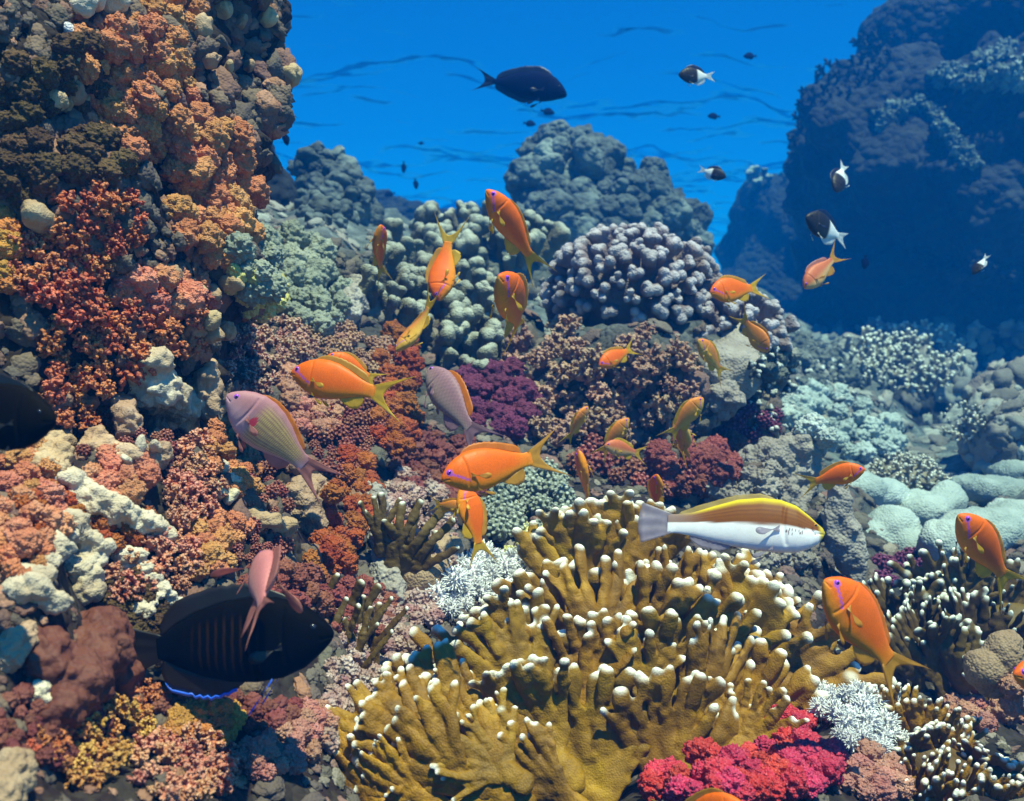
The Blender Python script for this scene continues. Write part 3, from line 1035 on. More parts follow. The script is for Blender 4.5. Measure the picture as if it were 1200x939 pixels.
patch('soft_coral', 'dusky tan soft coral among the cream lobes at the left edge of the photo', 'soft coral', [(30, 560, 34, 26), (20, 660, 26, 26)], 18, 13, 'soft', 'orange', G_OR, seed=19)
patch('soft_coral', 'dark orange soft coral filling the gap under the upright salmon one', 'soft coral', [(255, 625, 30, 20), (235, 650, 30, 22)], 16, 12, 'soft', 'orange', G_OR, seed=20)
patch('soft_coral', 'tan orange soft coral between the big red one and the pink fish with gold flank', 'soft coral', [(262, 525, 26, 30), (285, 560, 20, 24)], 16, 12, 'soft', 'orange', G_OR, seed=21)
patch('soft_coral', 'dark olive soft coral at the top left of the reef wall', 'soft coral', [(90, 90, 26, 40), (20, 110, 30, 34)], 18, 15, 'soft', 'olive', G_OR, seed=22)
patch('soft_coral', 'dark brown soft coral in the shaded part of the reef wall below the sea squirt', 'soft coral', [(110, 190, 34, 30), (30, 200, 26, 30)], 18, 15, 'soft', 'olive', G_OR, seed=23)
patch('soft_coral', 'reddish soft coral under the wine red crust in the bottom left', 'soft coral', [(60, 880, 36, 26), (160, 830, 24, 14)], 14, 13, 'floret', 'red', G_OR, seed=24)
G_TF = 'dark crusty growth between the colonies'
patch('encrusting_coral', 'dark brown crust between the wavy cream coral and the black angelfish', 'encrusting coral', [(165, 740, 36, 40), (150, 700, 40, 20)], 36, 9, 'soft', 'olive', G_TF, seed=25)
patch('encrusting_coral', 'dark rusty crust around the pale long folded coral', 'encrusting coral', [(110, 620, 70, 22), (60, 590, 40, 20)], 40, 9, 'soft', 'rust', G_TF, seed=26)
patch('encrusting_coral', 'dark red crust below the small pale oval knob in the bottom left', 'encrusting coral', [(70, 860, 50, 40), (20, 850, 30, 40)], 40, 10, 'soft', 'wine', G_TF, seed=27)
patch('encrusting_coral', 'brown crust under the tan finger of leather coral', 'encrusting coral', [(150, 525, 60, 20), (200, 515, 40, 16)], 34, 9, 'grape', 'redbrown', G_TF, seed=28)
patch('encrusting_coral', 'brown crust to the side of the tan disc sponge', 'encrusting coral', [(290, 640, 40, 22), (310, 580, 24, 30)], 34, 9, 'grape', 'redbrown', G_TF, seed=29)
patch('encrusting_coral', 'dark wine crust in the shade above the golden bottom coral', 'encrusting coral', [(230, 825, 50, 14), (310, 840, 40, 16)], 30, 9, 'soft', 'wine', G_TF, seed=30)
patch('encrusting_coral', 'brown crust under the orange fish with the bright yellow tail', 'encrusting coral', [(400, 520, 34, 40), (430, 480, 20, 30)], 40, 10, 'grape', 'redbrown', G_TF, seed=33)
patch('encrusting_coral', 'brown purple crust on the floor under the central fish', 'encrusting coral', [(540, 560, 40, 40), (490, 540, 30, 36)], 44, 10, 'soft', 'wine', G_TF, seed=34)
patch('encrusting_coral', 'grey brown crust on the rock under the finger coral', 'encrusting coral', [(420, 420, 40, 24), (370, 400, 40, 20)], 34, 10, 'grape', 'brown', G_TF, seed=35)
patch('encrusting_coral', 'mauve pink crust on the floor left of the golden fire coral', 'encrusting coral', [(410, 850, 40, 34), (440, 810, 26, 30)], 40, 11, 'soft', 'rubble', G_TF, seed=36)
patch('encrusting_coral', 'dusky mauve crust just behind the black angelfish', 'encrusting coral', [(330, 700, 60, 30), (420, 720, 40, 36)], 44, 11, 'soft', 'redbrown', G_TF, seed=37)
patch('encrusting_coral', 'mauve brown crust between the rust sponge and the central fish', 'encrusting coral', [(480, 600, 34, 40), (500, 640, 30, 30)], 36, 11, 'soft', 'rubble', G_TF, seed=38)
G_KN = 'beige knobs on the upper reef wall'
for i, (px, py, r, lb) in enumerate([
        (310, 15, 15, 'beige knob coral at the very top right of the reef wall'), (332, 85, 17, 'round beige knob sticking out of the reef wall against the blue water'),
        (343, 64, 10, 'small beige knob above the round one on the right edge of the reef wall'), (235, 40, 15, 'oval beige knob left of the pair near the top of the reef wall'),
        (205, 55, 11, 'small round beige knob left of the oval one on the upper reef wall'), (282, 28, 10, 'small brown knob between the two beige ones on the upper reef wall'),
        (255, 10, 13, 'tan knob cut by the top edge above the reef wall'), (288, 80, 10, 'small tan knob near the right edge of the upper reef wall'),
        (240, 70, 12, 'tan knob below the oval beige one on the upper reef wall'), (265, 82, 9, 'tiny tan knob between two others on the upper reef wall'),
        (50, 250, 30, 'rounded tan knob on the left edge above the deep red soft coral'),
]):
    rt = patch('leather_coral', lb, 'leather coral', [(px, py, r * .3, r * .3)], 2 if r > 12 else 1, r * .85, 'knob', 'beige', G_KN, seed=30 + i, jit=(.85, 1.05), lift=0.5)
patch('tunicate', 'white lilac sea squirt shining on the dark upper reef wall', 'sea squirt', [(85, 45, 6, 3)], 2, 13, 'knob', 'white', seed=50, lift=0.7)
patch('leather_coral', 'curved pale leather coral lip at the top edge of the reef wall', 'leather coral', [(115, 8, 24, 6)], 4, 13, 'knob', 'cream', seed=51, lift=0.6)
patch('leather_coral', 'small yellow tipped coral lobes in the dark reef wall below the white sea squirt', 'leather coral', [(72, 115, 16, 14), (75, 80, 10, 10)], 6, 11, 'knob', 'beige', seed=52, lift=0.7)

def one(name, label, cat, blobs, mat, base=None, amp=0.26, freq=4.0, bump=0.10, group=None, seed=1, push=0.5):
    """a leathery colony of fused lobes sitting on whatever reef is behind it: blobs (px, py, rx, ry)"""
    s = []
    for b in blobs:
        loc, nrm = hit(b[0], b[1])
        s.append(loc.y if loc else 1.0)
    md = sorted(s)[len(s) // 2]
    sp = []
    for b, d in zip(blobs, s):
        d = base if base is not None else min(max(d, md * .8), md * 1.2)
        sp.append((b[0], b[1], d - push * min(b[2], b[3]) * d / F, b[2], b[3], min(b[2], b[3]) * 1.1))
    return lumps(name, label, cat, sp, mat, amp=amp, freq=freq, bump=bump, seed=seed, grp=group)

one('leather_coral', 'large cream leather coral with thick lobes on the orange slope', 'leather coral', [(175, 425, 24, 20), (185, 455, 30, 24), (205, 475, 32, 22), (188, 490, 18, 20), (222, 490, 14, 20), (165, 440, 18, 20)], 'cream', seed=61)
one('leather_coral', 'rounded grey beige leather coral just right of the large cream one', 'leather coral', [(240, 455, 18, 34), (248, 475, 17, 26)], 'beige', seed=62)
one('leather_coral', 'tan finger of leather coral left of the large cream one', 'leather coral', [(142, 480, 18, 26), (152, 495, 15, 18)], 'beige', seed=63)
one('leather_coral', 'forked beige leather coral above the large cream one', 'leather coral', [(228, 380, 16, 22), (245, 392, 22, 12), (222, 400, 14, 16)], 'beige', seed=64)
one('leather_coral', 'small beige leather knob above the upright salmon soft coral', 'leather coral', [(185, 535, 17, 17)], 'beige', seed=65)
one('leather_coral', 'grey tan leather coral in the shade left of the small beige knob', 'leather coral', [(112, 525, 16, 26), (140, 535, 26, 15)], 'beige', seed=66)
one('leather_coral', 'beige leather coral plate with a bright rim beside the black fish at the left edge', 'leather coral', [(62, 520, 22, 18), (50, 545, 30, 18), (72, 540, 14, 20)], 'beige', seed=67)
one('leather_coral', 'oval tan knob on the orange slope under the deep red soft coral', 'leather coral', [(192, 322, 20, 14)], 'beige', seed=68)
one('leather_coral', 'pale long folded leather coral running down the middle of the orange slope', 'leather coral', [(85, 565, 20, 16), (105, 585, 26, 18), (130, 598, 28, 17), (160, 612, 30, 15), (185, 625, 18, 12)], 'cream', seed=69)
one('leather_coral', 'large wavy cream leather coral with a dark hollow at the lower left', 'leather coral', [(80, 615, 26, 18), (105, 640, 28, 16), (60, 640, 26, 16), (30, 690, 28, 18), (60, 705, 26, 14), (100, 690, 22, 16), (85, 665, 24, 13)], 'cream', seed=70, amp=0.22)
one('leather_coral', 'ring shaped beige leather coral on the left edge below the wavy cream one', 'leather coral', [(18, 752, 22, 18), (12, 770, 18, 16), (30, 740, 14, 12)], 'beige', seed=71)
one('leather_coral', 'small pale oval knob on the wine red crust', 'leather coral', [(47, 817, 15, 20)], 'cream', seed=72)
one('leather_coral', 'beige lobe cut by the bottom left corner', 'leather coral', [(12, 908, 26, 30), (5, 930, 24, 24)], 'beige', seed=73)
one('wine_crust', 'wine red crust spreading left of the black angelfish', 'encrusting sponge', [(110, 755, 46, 40), (80, 800, 50, 36), (135, 790, 30, 40), (60, 840, 40, 30), (50, 770, 30, 30)], 'wine', seed=74, push=0.05, amp=0.25)
one('leather_coral', 'pale banded ledge right of the wavy cream leather coral', 'leather coral', [(150, 650, 26, 10), (178, 690, 26, 9), (160, 715, 24, 9), (200, 705, 16, 8)], 'cream', seed=75, amp=0.2)
one('sponge', 'tan disc of sponge with a bright notch below the tail of the spotted pink fish', 'sponge', [(352, 590, 22, 28), (372, 580, 20, 26), (360, 605, 24, 20)], 'tan', seed=76)
one('sponge', 'pale tan slab left of the tan disc sponge', 'sponge', [(300, 610, 30, 14), (325, 620, 26, 13)], 'beige', seed=77)
patch('sponge', 'fuzzy rust orange sponge running down between the tan disc and the grey folds', 'sponge', [(408, 590, 24, 52, 12), (395, 640, 24, 30), (380, 660, 22, 18)], 40, 12, 'soft', 'rust', seed=78)
patch('sponge', 'rust brown sponge in the shade below the curved yellow brown fish', 'sponge', [(462, 440, 20, 42), (455, 500, 24, 36)], 26, 13, 'soft', 'rust', seed=79)
patch('leather_coral', 'row of small tan lobes along the top of the pink frosted soft coral', 'leather coral', [(255, 385, 18, 16), (232, 350, 16, 12), (262, 325, 12, 10)], 8, 10, 'knob', 'beige', seed=80)
patch('leather_coral', 'scatter of small bright beige lobes below the tan finger coral', 'leather coral', [(180, 520, 20, 14), (262, 560, 12, 30), (150, 545, 14, 14)], 9, 9, 'knob', 'cream', seed=81)

# --- middle left
one('leather_coral', 'pale grey barrel lobe with a lit rim on the rock left of the finger coral', 'leather coral', [(410, 355, 20, 22), (418, 335, 18, 14), (404, 372, 17, 14)], 'pillar', seed=90)
patch('encrusting_coral', 'grey green crusty coral covering the rock right of the reef wall', 'encrusting coral', [(340, 320, 52, 34, 10), (370, 360, 40, 30), (300, 300, 26, 20)], 44, 15, 'soft', 'green', seed=91, up=0.5)
patch('encrusting_coral', 'olive crust with pale lumps left of the grey green one', 'encrusting coral', [(310, 350, 24, 26), (285, 330, 16, 18)], 16, 12, 'soft', 'yellow', seed=92)
lumps('coral_block', 'square dark coral block with a pale lit top beside the reef wall', 'coral block', [(325, 235, 2.35, 26, 38, 30), (318, 210, 2.35, 22, 20, 26), (300, 170, 2.3, 16, 30, 20), (332, 250, 2.35, 24, 26, 26)], 'rock_shaded', amp=0.10, freq=3, bump=0.06, seed=93)
mound_a = lumps('coral_mound', 'knobbly grey coral head between the dark block and the open water', 'coral head', [(385, 215, 2.7, 34, 30), (375, 190, 2.7, 20, 14), (400, 245, 2.65, 36, 30), (365, 250, 2.6, 26, 32), (425, 250, 2.7, 20, 34), (405, 215, 2.7, 18, 16), (350, 195, 2.7, 14, 12)], 'far_lump', amp=0.30, freq=4, bump=0.26, bfreq=12, voxel=0.010, seed=94)
def knobs_on(o, spots, size, kind, mat, name='lobe'):
    for px, py in spots:
        loc, nrm = hit(px, py)
        if loc is None or abs(loc.y - o.location.y) > .8: continue
        r = size * loc.y / F * rng.uniform(.6, 1.3)
        put(kind, mat, o, loc + nrm * r * .1, (nrm + Vector((0, 0, .5))).normalized(), (r * 1.2, r * 1.2, r * .9), name=name)
def cluster(name, label, cat, spots, bsize, kind, mat, group=None, d_push=0.0):
    """branches rooted on the rock at each (px, py)"""
    pts = []
    for px, py in spots:
        loc, nrm = hit(px, py)
        if loc is None: continue
        pts.append((loc, nrm))
    c = sum((p[0] for p in pts), Vector()) / len(pts)
    root = empty(name, c, label, cat, group)
    for loc, nrm in pts:
        L = bsize * loc.y / F * rng.uniform(.75, 1.2)
        d = (nrm * 0.9 + Vector((rng.uniform(-.35, .35), rng.uniform(-.3, .1), 0.7 + rng.uniform(-.2, .3)))).normalized()
        put(kind, mat, root, loc - nrm * L * 0.15, d, (L * 1.05, L * 1.05, L))
    return root
def spread(cx, cy, rx, ry, n, sp, seed, ang=0):
    g = random.Random(seed)
    out = []
    for _ in range(n * 80):
        if len(out) >= n: break
        a, r = g.random() * 6.283, math.sqrt(g.random())
        u, v = math.cos(a) * r * rx, math.sin(a) * r * ry
        x, y = cx + u * math.cos(R(ang)) - v * math.sin(R(ang)), cy + u * math.sin(R(ang)) + v * math.cos(R(ang))
        if all((x - p[0]) ** 2 + (y - p[1]) ** 2 > sp * sp for p in out): out.append((x, y))
    return out
cluster('finger_coral', 'grey beige finger coral with fat stubby branches behind the small orange fish', 'finger coral', spread(500, 345, 76, 55, 52, 16, 3, 15) + spread(550, 415, 36, 40, 18, 16, 4), 44, 'blunt', 'finger')
cluster('finger_coral', 'finger coral with pale tops directly behind the uppermost orange fish', 'finger coral', spread(580, 285, 66, 38, 44, 15, 5), 40, 'blunt', 'finger')
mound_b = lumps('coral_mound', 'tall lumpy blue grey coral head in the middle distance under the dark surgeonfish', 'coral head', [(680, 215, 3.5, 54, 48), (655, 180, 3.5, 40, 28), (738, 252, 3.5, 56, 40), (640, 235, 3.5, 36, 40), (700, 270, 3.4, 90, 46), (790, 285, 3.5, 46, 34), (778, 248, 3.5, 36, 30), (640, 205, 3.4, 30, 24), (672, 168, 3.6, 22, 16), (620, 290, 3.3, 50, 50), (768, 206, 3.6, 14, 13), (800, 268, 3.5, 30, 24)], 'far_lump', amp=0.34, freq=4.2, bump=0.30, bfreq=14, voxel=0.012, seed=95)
lumps('coral_mound', 'low dim coral head far off in the blue water behind the finger coral', 'coral head', [(470, 262, 5.4, 40, 24), (520, 270, 5.6, 50, 22), (440, 250, 5.6, 30, 20), (560, 262, 5.8, 50, 20)], 'rock_shaded', amp=0.25, freq=3, bump=0.2, seed=96)
knobs_on(mound_a, spread(388, 220, 46, 46, 40, 11, 41), 11, 'knob', 'far_lump')
knobs_on(mound_b, spread(700, 225, 92, 55, 80, 13, 42, 24), 15, 'knob', 'far_lump')
dome('cauliflower_coral', 'large purple grey cauliflower coral dome in the centre of the reef', 'cauliflower coral', (740, 346, 1.76), 92, 100, 'blunt', 'pocillo', 34, low=-0.5, squash=0.74, jitter=0.14, flat=1.05)
dome('cauliflower_coral', 'smaller purple grey cauliflower coral right of the large dome, below the round orange fish', 'cauliflower coral', (858, 398, 1.72), 52, 40, 'blunt', 'pocillo', 32, low=-0.3, squash=0.8)
G_BR = 'brown soft corals under the cauliflower dome'
patch('soft_coral', 'big brown bushy soft coral under the left half of the purple grey dome', 'soft coral', [(660, 440, 46, 52), (655, 500, 40, 30)], 40, 17, 'floret', 'brown', G_BR, seed=101, lift=.9)
patch('soft_coral', 'brown bushy soft coral under the right half of the purple grey dome', 'soft coral', [(750, 450, 50, 50), (740, 500, 45, 22)], 42, 17, 'floret', 'brown', G_BR, seed=102, lift=.9)
patch('soft_coral', 'dark purple soft coral right of the purple fish with the orange back', 'soft coral', [(580, 475, 38, 38)], 28, 15, 'soft', 'maroon', seed=103)
patch('soft_coral', 'maroon soft coral on top of the rock right of the school of small fish', 'soft coral', [(878, 497, 34, 16)], 20, 12, 'grape', 'maroon', seed=104, up=0.8)
patch('soft_coral', 'small purple soft coral peeping out behind the right fire coral', 'soft coral', [(1050, 672, 30, 16)], 16, 11, 'grape', 'maroon', seed=105, up=0.8)
patch('soft_coral', 'reddish brown soft coral right of the school, above the freckled white bellied fish', 'soft coral', [(835, 540, 32, 40), (790, 550, 28, 28)], 34, 14, 'soft', 'redbrown', seed=106)
patch('soft_coral', 'dull brown soft coral low between the brown bushes and the reddish one', 'soft coral', [(760, 560, 40, 20), (700, 545, 30, 22)], 18, 14, 'grape', 'redbrown', seed=107)
one('coral_block', 'smooth dark grey rock lobe below the smaller cauliflower coral', 'coral block', [(850, 440, 44, 38), (870, 410, 36, 30)], 'pillar', seed=108, push=0.1, amp=0.14)
one('coral_block', 'flat pale slab leaning beside the maroon soft coral', 'coral block', [(848, 468, 24, 22)], 'pillar', seed=109, push=0.4)
# --- right middle
one('pillar_coral', 'grey pillar coral with pale scalloped tops left of the small orange fish facing right', 'pillar coral', [(905, 545, 22, 34), (935, 525, 24, 20), (940, 560, 20, 40), (880, 560, 18, 36), (960, 520, 14, 12), (918, 600, 30, 40)], 'pillar', base=1.42, amp=0.24, bump=0.16, seed=110)
one('pillar_coral', 'tall fluted grey pillar coral right of the freckled white bellied fish', 'pillar coral', [(983, 590, 13, 36), (990, 630, 14, 45), (1002, 650, 12, 40), (975, 620, 12, 40)], 'pillar', base=1.35, amp=0.12, bump=0.08, seed=111)
dome('staghorn_coral', 'rounded bumpy staghorn coral right of the small orange fish facing right', 'staghorn coral', (1062, 566, 1.95), 44, 60, 'nub', 'acro', 17, squash=0.62, low=-0.2)
cluster('staghorn_coral', 'wide dark staghorn coral bush in front of the shaded cliff', 'staghorn coral', spread(1065, 425, 62, 40, 80, 9, 7) + spread(1020, 420, 36, 22, 18, 9, 8), 22, 'nub', 'acro')
cluster('staghorn_coral', 'sparse pale staghorn coral on the dim ridge at the right', 'staghorn coral', spread(1130, 500, 30, 20, 24, 9, 17), 17, 'nub', 'acro')
for sp, lb, sd in [([(1040, 585, 1.85, 28, 24), (1012, 575, 1.8, 26, 24)], 'rounded grey lobe coral just left below the bumpy staghorn coral', 1),
                   ([(1045, 625, 1.62, 34, 34), (1020, 640, 1.6, 24, 30), (1065, 645, 1.58, 24, 24)], 'large rounded lobe coral behind the head of the big right orange fish', 2),
                   ([(1085, 600, 1.8, 30, 20), (1110, 590, 1.85, 24, 26), (1075, 590, 1.85, 20, 18)], 'pair of smooth lobe corals below the bumpy staghorn coral', 3),
                   ([(1150, 630, 1.55, 56, 34), (1110, 640, 1.5, 36, 30), (1190, 620, 1.6, 50, 36)], 'wide pale lobe coral mound behind the orange fish at the right edge', 4),
                   ([(1165, 575, 2.0, 34, 18), (1195, 585, 2.0, 30, 24), (1135, 570, 2.05, 22, 16)], 'low dim lobe coral on the right edge below the flat sided rock', 5),
                   ([(1190, 555, 2.1, 26, 16), (1160, 548, 2.2, 20, 12)], 'small dark lobe coral under the flat sided rock at the right edge', 6)]:
    lumps('lobe_coral', lb, 'lobe coral', sp, 'porites', amp=0.10, freq=3, bump=0.10, bfreq=20, seed=120 + sd, grp='grey lobe corals on the blue slope', voxel=0.006)
G_FAR = 'pale coral growth on the shaded right cliff'
def ridge(label, spots, size, seed, mat='cliff', n=0):  # sunlit ridges are told from the cliff by their pale colour
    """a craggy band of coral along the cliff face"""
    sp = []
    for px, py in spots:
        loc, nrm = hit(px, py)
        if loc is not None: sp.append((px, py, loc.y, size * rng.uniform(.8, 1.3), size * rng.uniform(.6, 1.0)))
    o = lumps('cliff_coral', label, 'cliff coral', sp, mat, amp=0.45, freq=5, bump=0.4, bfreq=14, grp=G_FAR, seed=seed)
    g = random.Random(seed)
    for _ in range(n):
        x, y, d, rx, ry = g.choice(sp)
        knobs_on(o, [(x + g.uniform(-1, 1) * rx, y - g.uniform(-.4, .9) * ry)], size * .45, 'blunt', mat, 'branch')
ridge('long coral ridge in sunlit tones sloping down the middle of the shaded cliff', [(1062, 128), (1074, 122), (1088, 126), (1098, 136), (1108, 150), (1118, 164), (1128, 178), (1138, 192), (1036, 150), (1034, 135), (1048, 126)], 10, 5, n=40)
ridge('coral ledge in sunlit tones at the upper right edge of the shaded cliff', [(1098, 92), (1112, 84), (1126, 96), (1140, 98), (1150, 76), (1164, 70), (1178, 88), (1192, 100), (1200, 80), (1176, 62)], 14, 6, n=50)
ridge('dim coral ledge low on the shaded cliff above the staghorn bush', [(1080, 300), (1100, 310), (1125, 318), (1150, 312), (1170, 322)], 14, 9, 'rock_shaded', n=16)
cluster('cliff_coral', 'knobbly coral fringe along the top left outline of the shaded cliff', 'cliff coral', spread(985, 88, 74, 26, 54, 10, 10, -28) + spread(922, 165, 16, 50, 20, 10, 19), 18, 'nub', 'rock_shaded', G_FAR)
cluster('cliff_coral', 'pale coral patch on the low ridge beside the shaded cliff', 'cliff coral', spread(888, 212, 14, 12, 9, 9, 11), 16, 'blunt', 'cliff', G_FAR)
cluster('cliff_coral', 'pale crusty coral on the blue slope beside the staghorn bush', 'cliff coral', spread(940, 450, 66, 34, 60, 9, 12, 20), 16, 'blunt', 'far_lump', G_FAR)
cluster('cliff_coral', 'pale crusty coral along the slope beside the smooth dark rock lobe', 'cliff coral', spread(905, 490, 34, 26, 26, 9, 14, 0), 15, 'blunt', 'far_lump', G_FAR)

patch('encrusting_coral', 'grey knobbly crust between the pillar coral and the freckled fish', 'encrusting coral', [(880, 580, 40, 30), (900, 640, 40, 30)], 40, 12, 'soft', 'pillar', seed=151)
patch('encrusting_coral', 'pale blue grey crust on the far slope below the staghorn bush', 'encrusting coral', [(960, 490, 50, 26), (1010, 520, 40, 20)], 40, 12, 'soft', 'porites', seed=152)
patch('encrusting_coral', 'pale crust between the smaller cauliflower coral and the staghorn bush', 'encrusting coral', [(930, 425, 44, 24), (970, 450, 34, 20)], 36, 11, 'soft', 'rock_cool', seed=153)
# --- centre foreground
patch('soft_coral', 'grey green cauliflower soft coral behind the belly of the large central orange fish', 'soft coral', [(610, 600, 52, 34), (640, 580, 26, 22)], 36, 15, 'grape', 'green', seed=131, up=0.6)
patch('soft_coral', 'pale yellow green knobby coral left of the back fire coral fan', 'soft coral', [(632, 640, 34, 16, -25), (612, 652, 20, 12)], 16, 12, 'grape', 'yellow', seed=132, up=0.8)
one('brain_coral', 'pitted tan brain coral boulder nearest the white fuzzy mound', 'brain coral', [(497, 677, 30, 26), (510, 672, 22, 22)], 'tan', seed=133, amp=0.06)
one('brain_coral', 'smaller grey tan brain coral boulder behind the pitted one', 'brain coral', [(522, 642, 22, 16), (512, 648, 18, 16)], 'tan', seed=134, amp=0.06)
patch('tufted_coral', 'white lilac fuzzy coral mound under the tail of the small diving orange fish', 'soft coral', [(565, 685, 44, 30), (535, 705, 30, 18)], 26, 15, 'tuft', 'white', seed=135, up=0.8, gap=1.0)
patch('tufted_coral', 'bright white fuzzy coral between the crimson coral and the right fire coral', 'soft coral', [(1020, 850, 44, 38, 10), (1060, 870, 26, 22), (985, 830, 22, 22)], 36, 15, 'tuft', 'white', seed=136, up=0.9, dmax=1.1, gap=.95)
patch('soft_coral', 'crimson red soft coral at the bottom edge under the fire coral', 'soft coral', [(885, 905, 84, 36), (905, 876, 50, 20), (800, 925, 34, 16)], 80, 15, 'soft', 'crimson', seed=137, up=0.9, lift=0.9, dmax=1.0, gap=0.98)
patch('coral_rubble', 'heap of pink and white coralline rubble left of the fire coral', 'rubble', [(440, 760, 48, 42, 20), (470, 715, 50, 26), (410, 800, 30, 30)], 70, 9, 'soft', 'rubble', seed=138, up=0.5)
one('leather_coral', 'grey folded leather coral standing between the rust sponge and the rubble', 'leather coral', [(440, 600, 14, 34), (450, 640, 20, 26), (432, 580, 14, 18), (455, 670, 22, 20), (460, 700, 16, 20)], 'pillar', seed=139, amp=0.24)
one('sponge', 'small raspberry pink sponge set on the grey folded coral', 'sponge', [(472, 630, 14, 20), (470, 618, 13, 12)], 'pink', seed=140, push=1.0)
one('sponge', 'heart shaped beige sponge at the right edge', 'sponge', [(1155, 785, 24, 24), (1175, 770, 22, 30), (1165, 800, 22, 18), (1182, 752, 15, 14), (1145, 775, 14, 14)], 'tan', base=0.93, seed=141, amp=0.05, push=0.3)
patch('soft_coral', 'dull pink crust under the heart shaped sponge', 'soft coral', [(1150, 830, 40, 26), (1190, 820, 16, 30)], 18, 13, 'soft', 'pinkwhite', seed=142)
patch('soft_coral', 'dusty pink soft coral in the bottom right between crimson coral and yellow fire coral', 'soft coral', [(1020, 915, 36, 24)], 14, 13, 'soft', 'pinkwhite', seed=143)


# --- fire corals: a fused base and many flat blades
def fire(name, label, base, core, blades, mat, kind='blade', yawj=0.6):
    """blades: (base_px, base_py, base_d, tip_px, tip_py, tip_d[, width factor])"""
    root = empty(name, at(*base), label, 'fire coral', 'fire corals')
    if core:
        lumps('base', None, None, core, 'fire_dark', amp=0.16, freq=2.4, seed=int(base[0]), parent=root, grow_on=False)  # dead base is browner; the dark tone also paints shade between blades
    for b in blades:
        p0, p1 = at(*b[:3]), at(*b[3:6])
        v = p1 - p0
        L = v.length * 1.02
        w = b[6] if len(b) > 6 else 1.0
        z = v.normalized()
        face = Vector((0, -1, 0)) + Vector((rng.uniform(-yawj, yawj), 0, rng.uniform(0, .4)))
        y = (face - z * face.dot(z)).normalized()
        x = y.cross(z)
        o = bpy.data.objects.new('blade', variant(kind, mat))
        COL.objects.link(o)
        o.parent = root
        o.rotation_mode = 'QUATERNION'
        o.rotation_quaternion = Matrix((x, y, z)).transposed().to_quaternion()
        o.scale = (L * w * rng.choice((-1, 1)), L * min(w, 1) * 0.9, L)
        o.location = p0 - root.location
    return root

def rows(rowspec, root, seed):
    g = random.Random(seed)
    out = []
    for d, L, tipd, w, tips in rowspec:
        for (tx, ty) in tips:
            dx, dy = root[0] - tx, root[1] - ty
            k = math.hypot(dx, dy)
            # blades lean away from the root but mostly grow upward
            ux, uy = dx / k * 0.75, dy / k * 0.75 + 0.45
            k2 = math.hypot(ux, uy)
            LL = L * g.uniform(.85, 1.15)
            out.append((tx + ux / k2 * LL, ty + uy / k2 * LL, d, tx, ty, d + tipd * g.uniform(.5, 1.3), w * g.uniform(.85, 1.15)))
    return out

B = rows([
    (1.03, 125, .015, 1.05, [(660, 590), (704, 572), (750, 584)]),
    (1.00, 120, .015, 1.1, [(806, 640), (880, 646)]),
    (0.97, 150, .02, 1.15, [(560, 696), (622, 660), (684, 642), (752, 656), (822, 666), (888, 660), (944, 684), (976, 738), (986, 800)]),
    (0.89, 150, .02, 1.15, [(484, 742), (566, 716), (650, 712), (724, 712), (800, 714), (872, 726), (934, 770)]),
    (0.80, 125, .02, 1.1, [(436, 796), (500, 788), (576, 776)]),
    (0.72, 118, .02, 1.1, [(384, 826), (336, 876), (430, 806)]),
    (0.71, 112, .02, 1.1, [(450, 846), (526, 846), (490, 866), (574, 868), (414, 884), (360, 920)]),
], (730, 890), 5)
B += [(700, 960, .80, 690, 775, .83, 1.05), (790, 955, .80, 800, 780, .83, 1.05), (862, 880, .82, 888, 790, .84, 1.15), (624, 900, .80, 612, 800, .82, 1.2)]
fire('fire_coral', 'big golden brown fire coral with white tipped blades filling the bottom centre', (720, 900, .95),
     [(720, 843, 0.95, 96, 60.68, 60), (650, 843, 0.96, 80, 57.4, 56), (800, 823, 0.97, 90, 65.6, 60), (870, 808, 1.04, 70, 54.12, 56), (580, 848, 0.99, 70, 49.2, 50), (730, 768, 1.07, 130, 65.6, 50), (760, 888, 0.97, 80, 32.8, 50), (500, 888, 0.82, 80, 36.08, 40), (440, 933, 0.76, 60, 27.88, 40), (690, 698, 1.15, 60, 49.2, 40), (850, 723, 1.13, 80, 49.2, 40)], B, 'fire')
fire('fire_coral', 'golden fire coral with white tips in the bottom right corner', (1090, 930, .86), [(1090, 920, .88, 70, 50, 50), (1150, 930, .86, 50, 40, 40)],
     rows([(.93, 70, -.02, 1.0, [(1000, 806), (1036, 806), (1066, 818), (1098, 826)]), (.88, 70, -.03, 1.0, [(1080, 846), (1110, 846), (1136, 858), (1160, 874), (1186, 890)]),
           (.82, 70, -.03, .9, [(1064, 880), (1100, 876), (1130, 890), (1160, 906), (1194, 916), (1050, 910)])], (1095, 960), 6), 'fire')
fire('fire_coral', 'dark brown fire coral behind the two orange fish at the right edge', (1120, 790, 1.15), [(1110, 760, 1.18, 80, 60, 50), (1180, 760, 1.18, 60, 60, 50)],
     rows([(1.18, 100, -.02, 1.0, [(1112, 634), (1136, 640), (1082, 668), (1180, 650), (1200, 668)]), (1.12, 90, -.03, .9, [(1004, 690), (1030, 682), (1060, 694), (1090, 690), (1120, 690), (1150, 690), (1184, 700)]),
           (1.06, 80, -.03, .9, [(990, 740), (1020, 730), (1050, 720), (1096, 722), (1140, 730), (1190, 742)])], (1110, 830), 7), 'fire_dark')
fire('fire_coral', 'slim fingered fire coral with pale tips around the black angelfish', (380, 790, 1.0), [(390, 770, .95, 60, 40, 30)],
     rows([(.89, 80, .01, 1.0, [(340, 640), (362, 648), (384, 672), (410, 676), (436, 684), (250, 636), (284, 634), (312, 632), (456, 694)]), (.84, 70, .01, 1.0, [(396, 700), (420, 706), (440, 720), (372, 690)])], (390, 860), 8), 'fire_dark', 'slim')
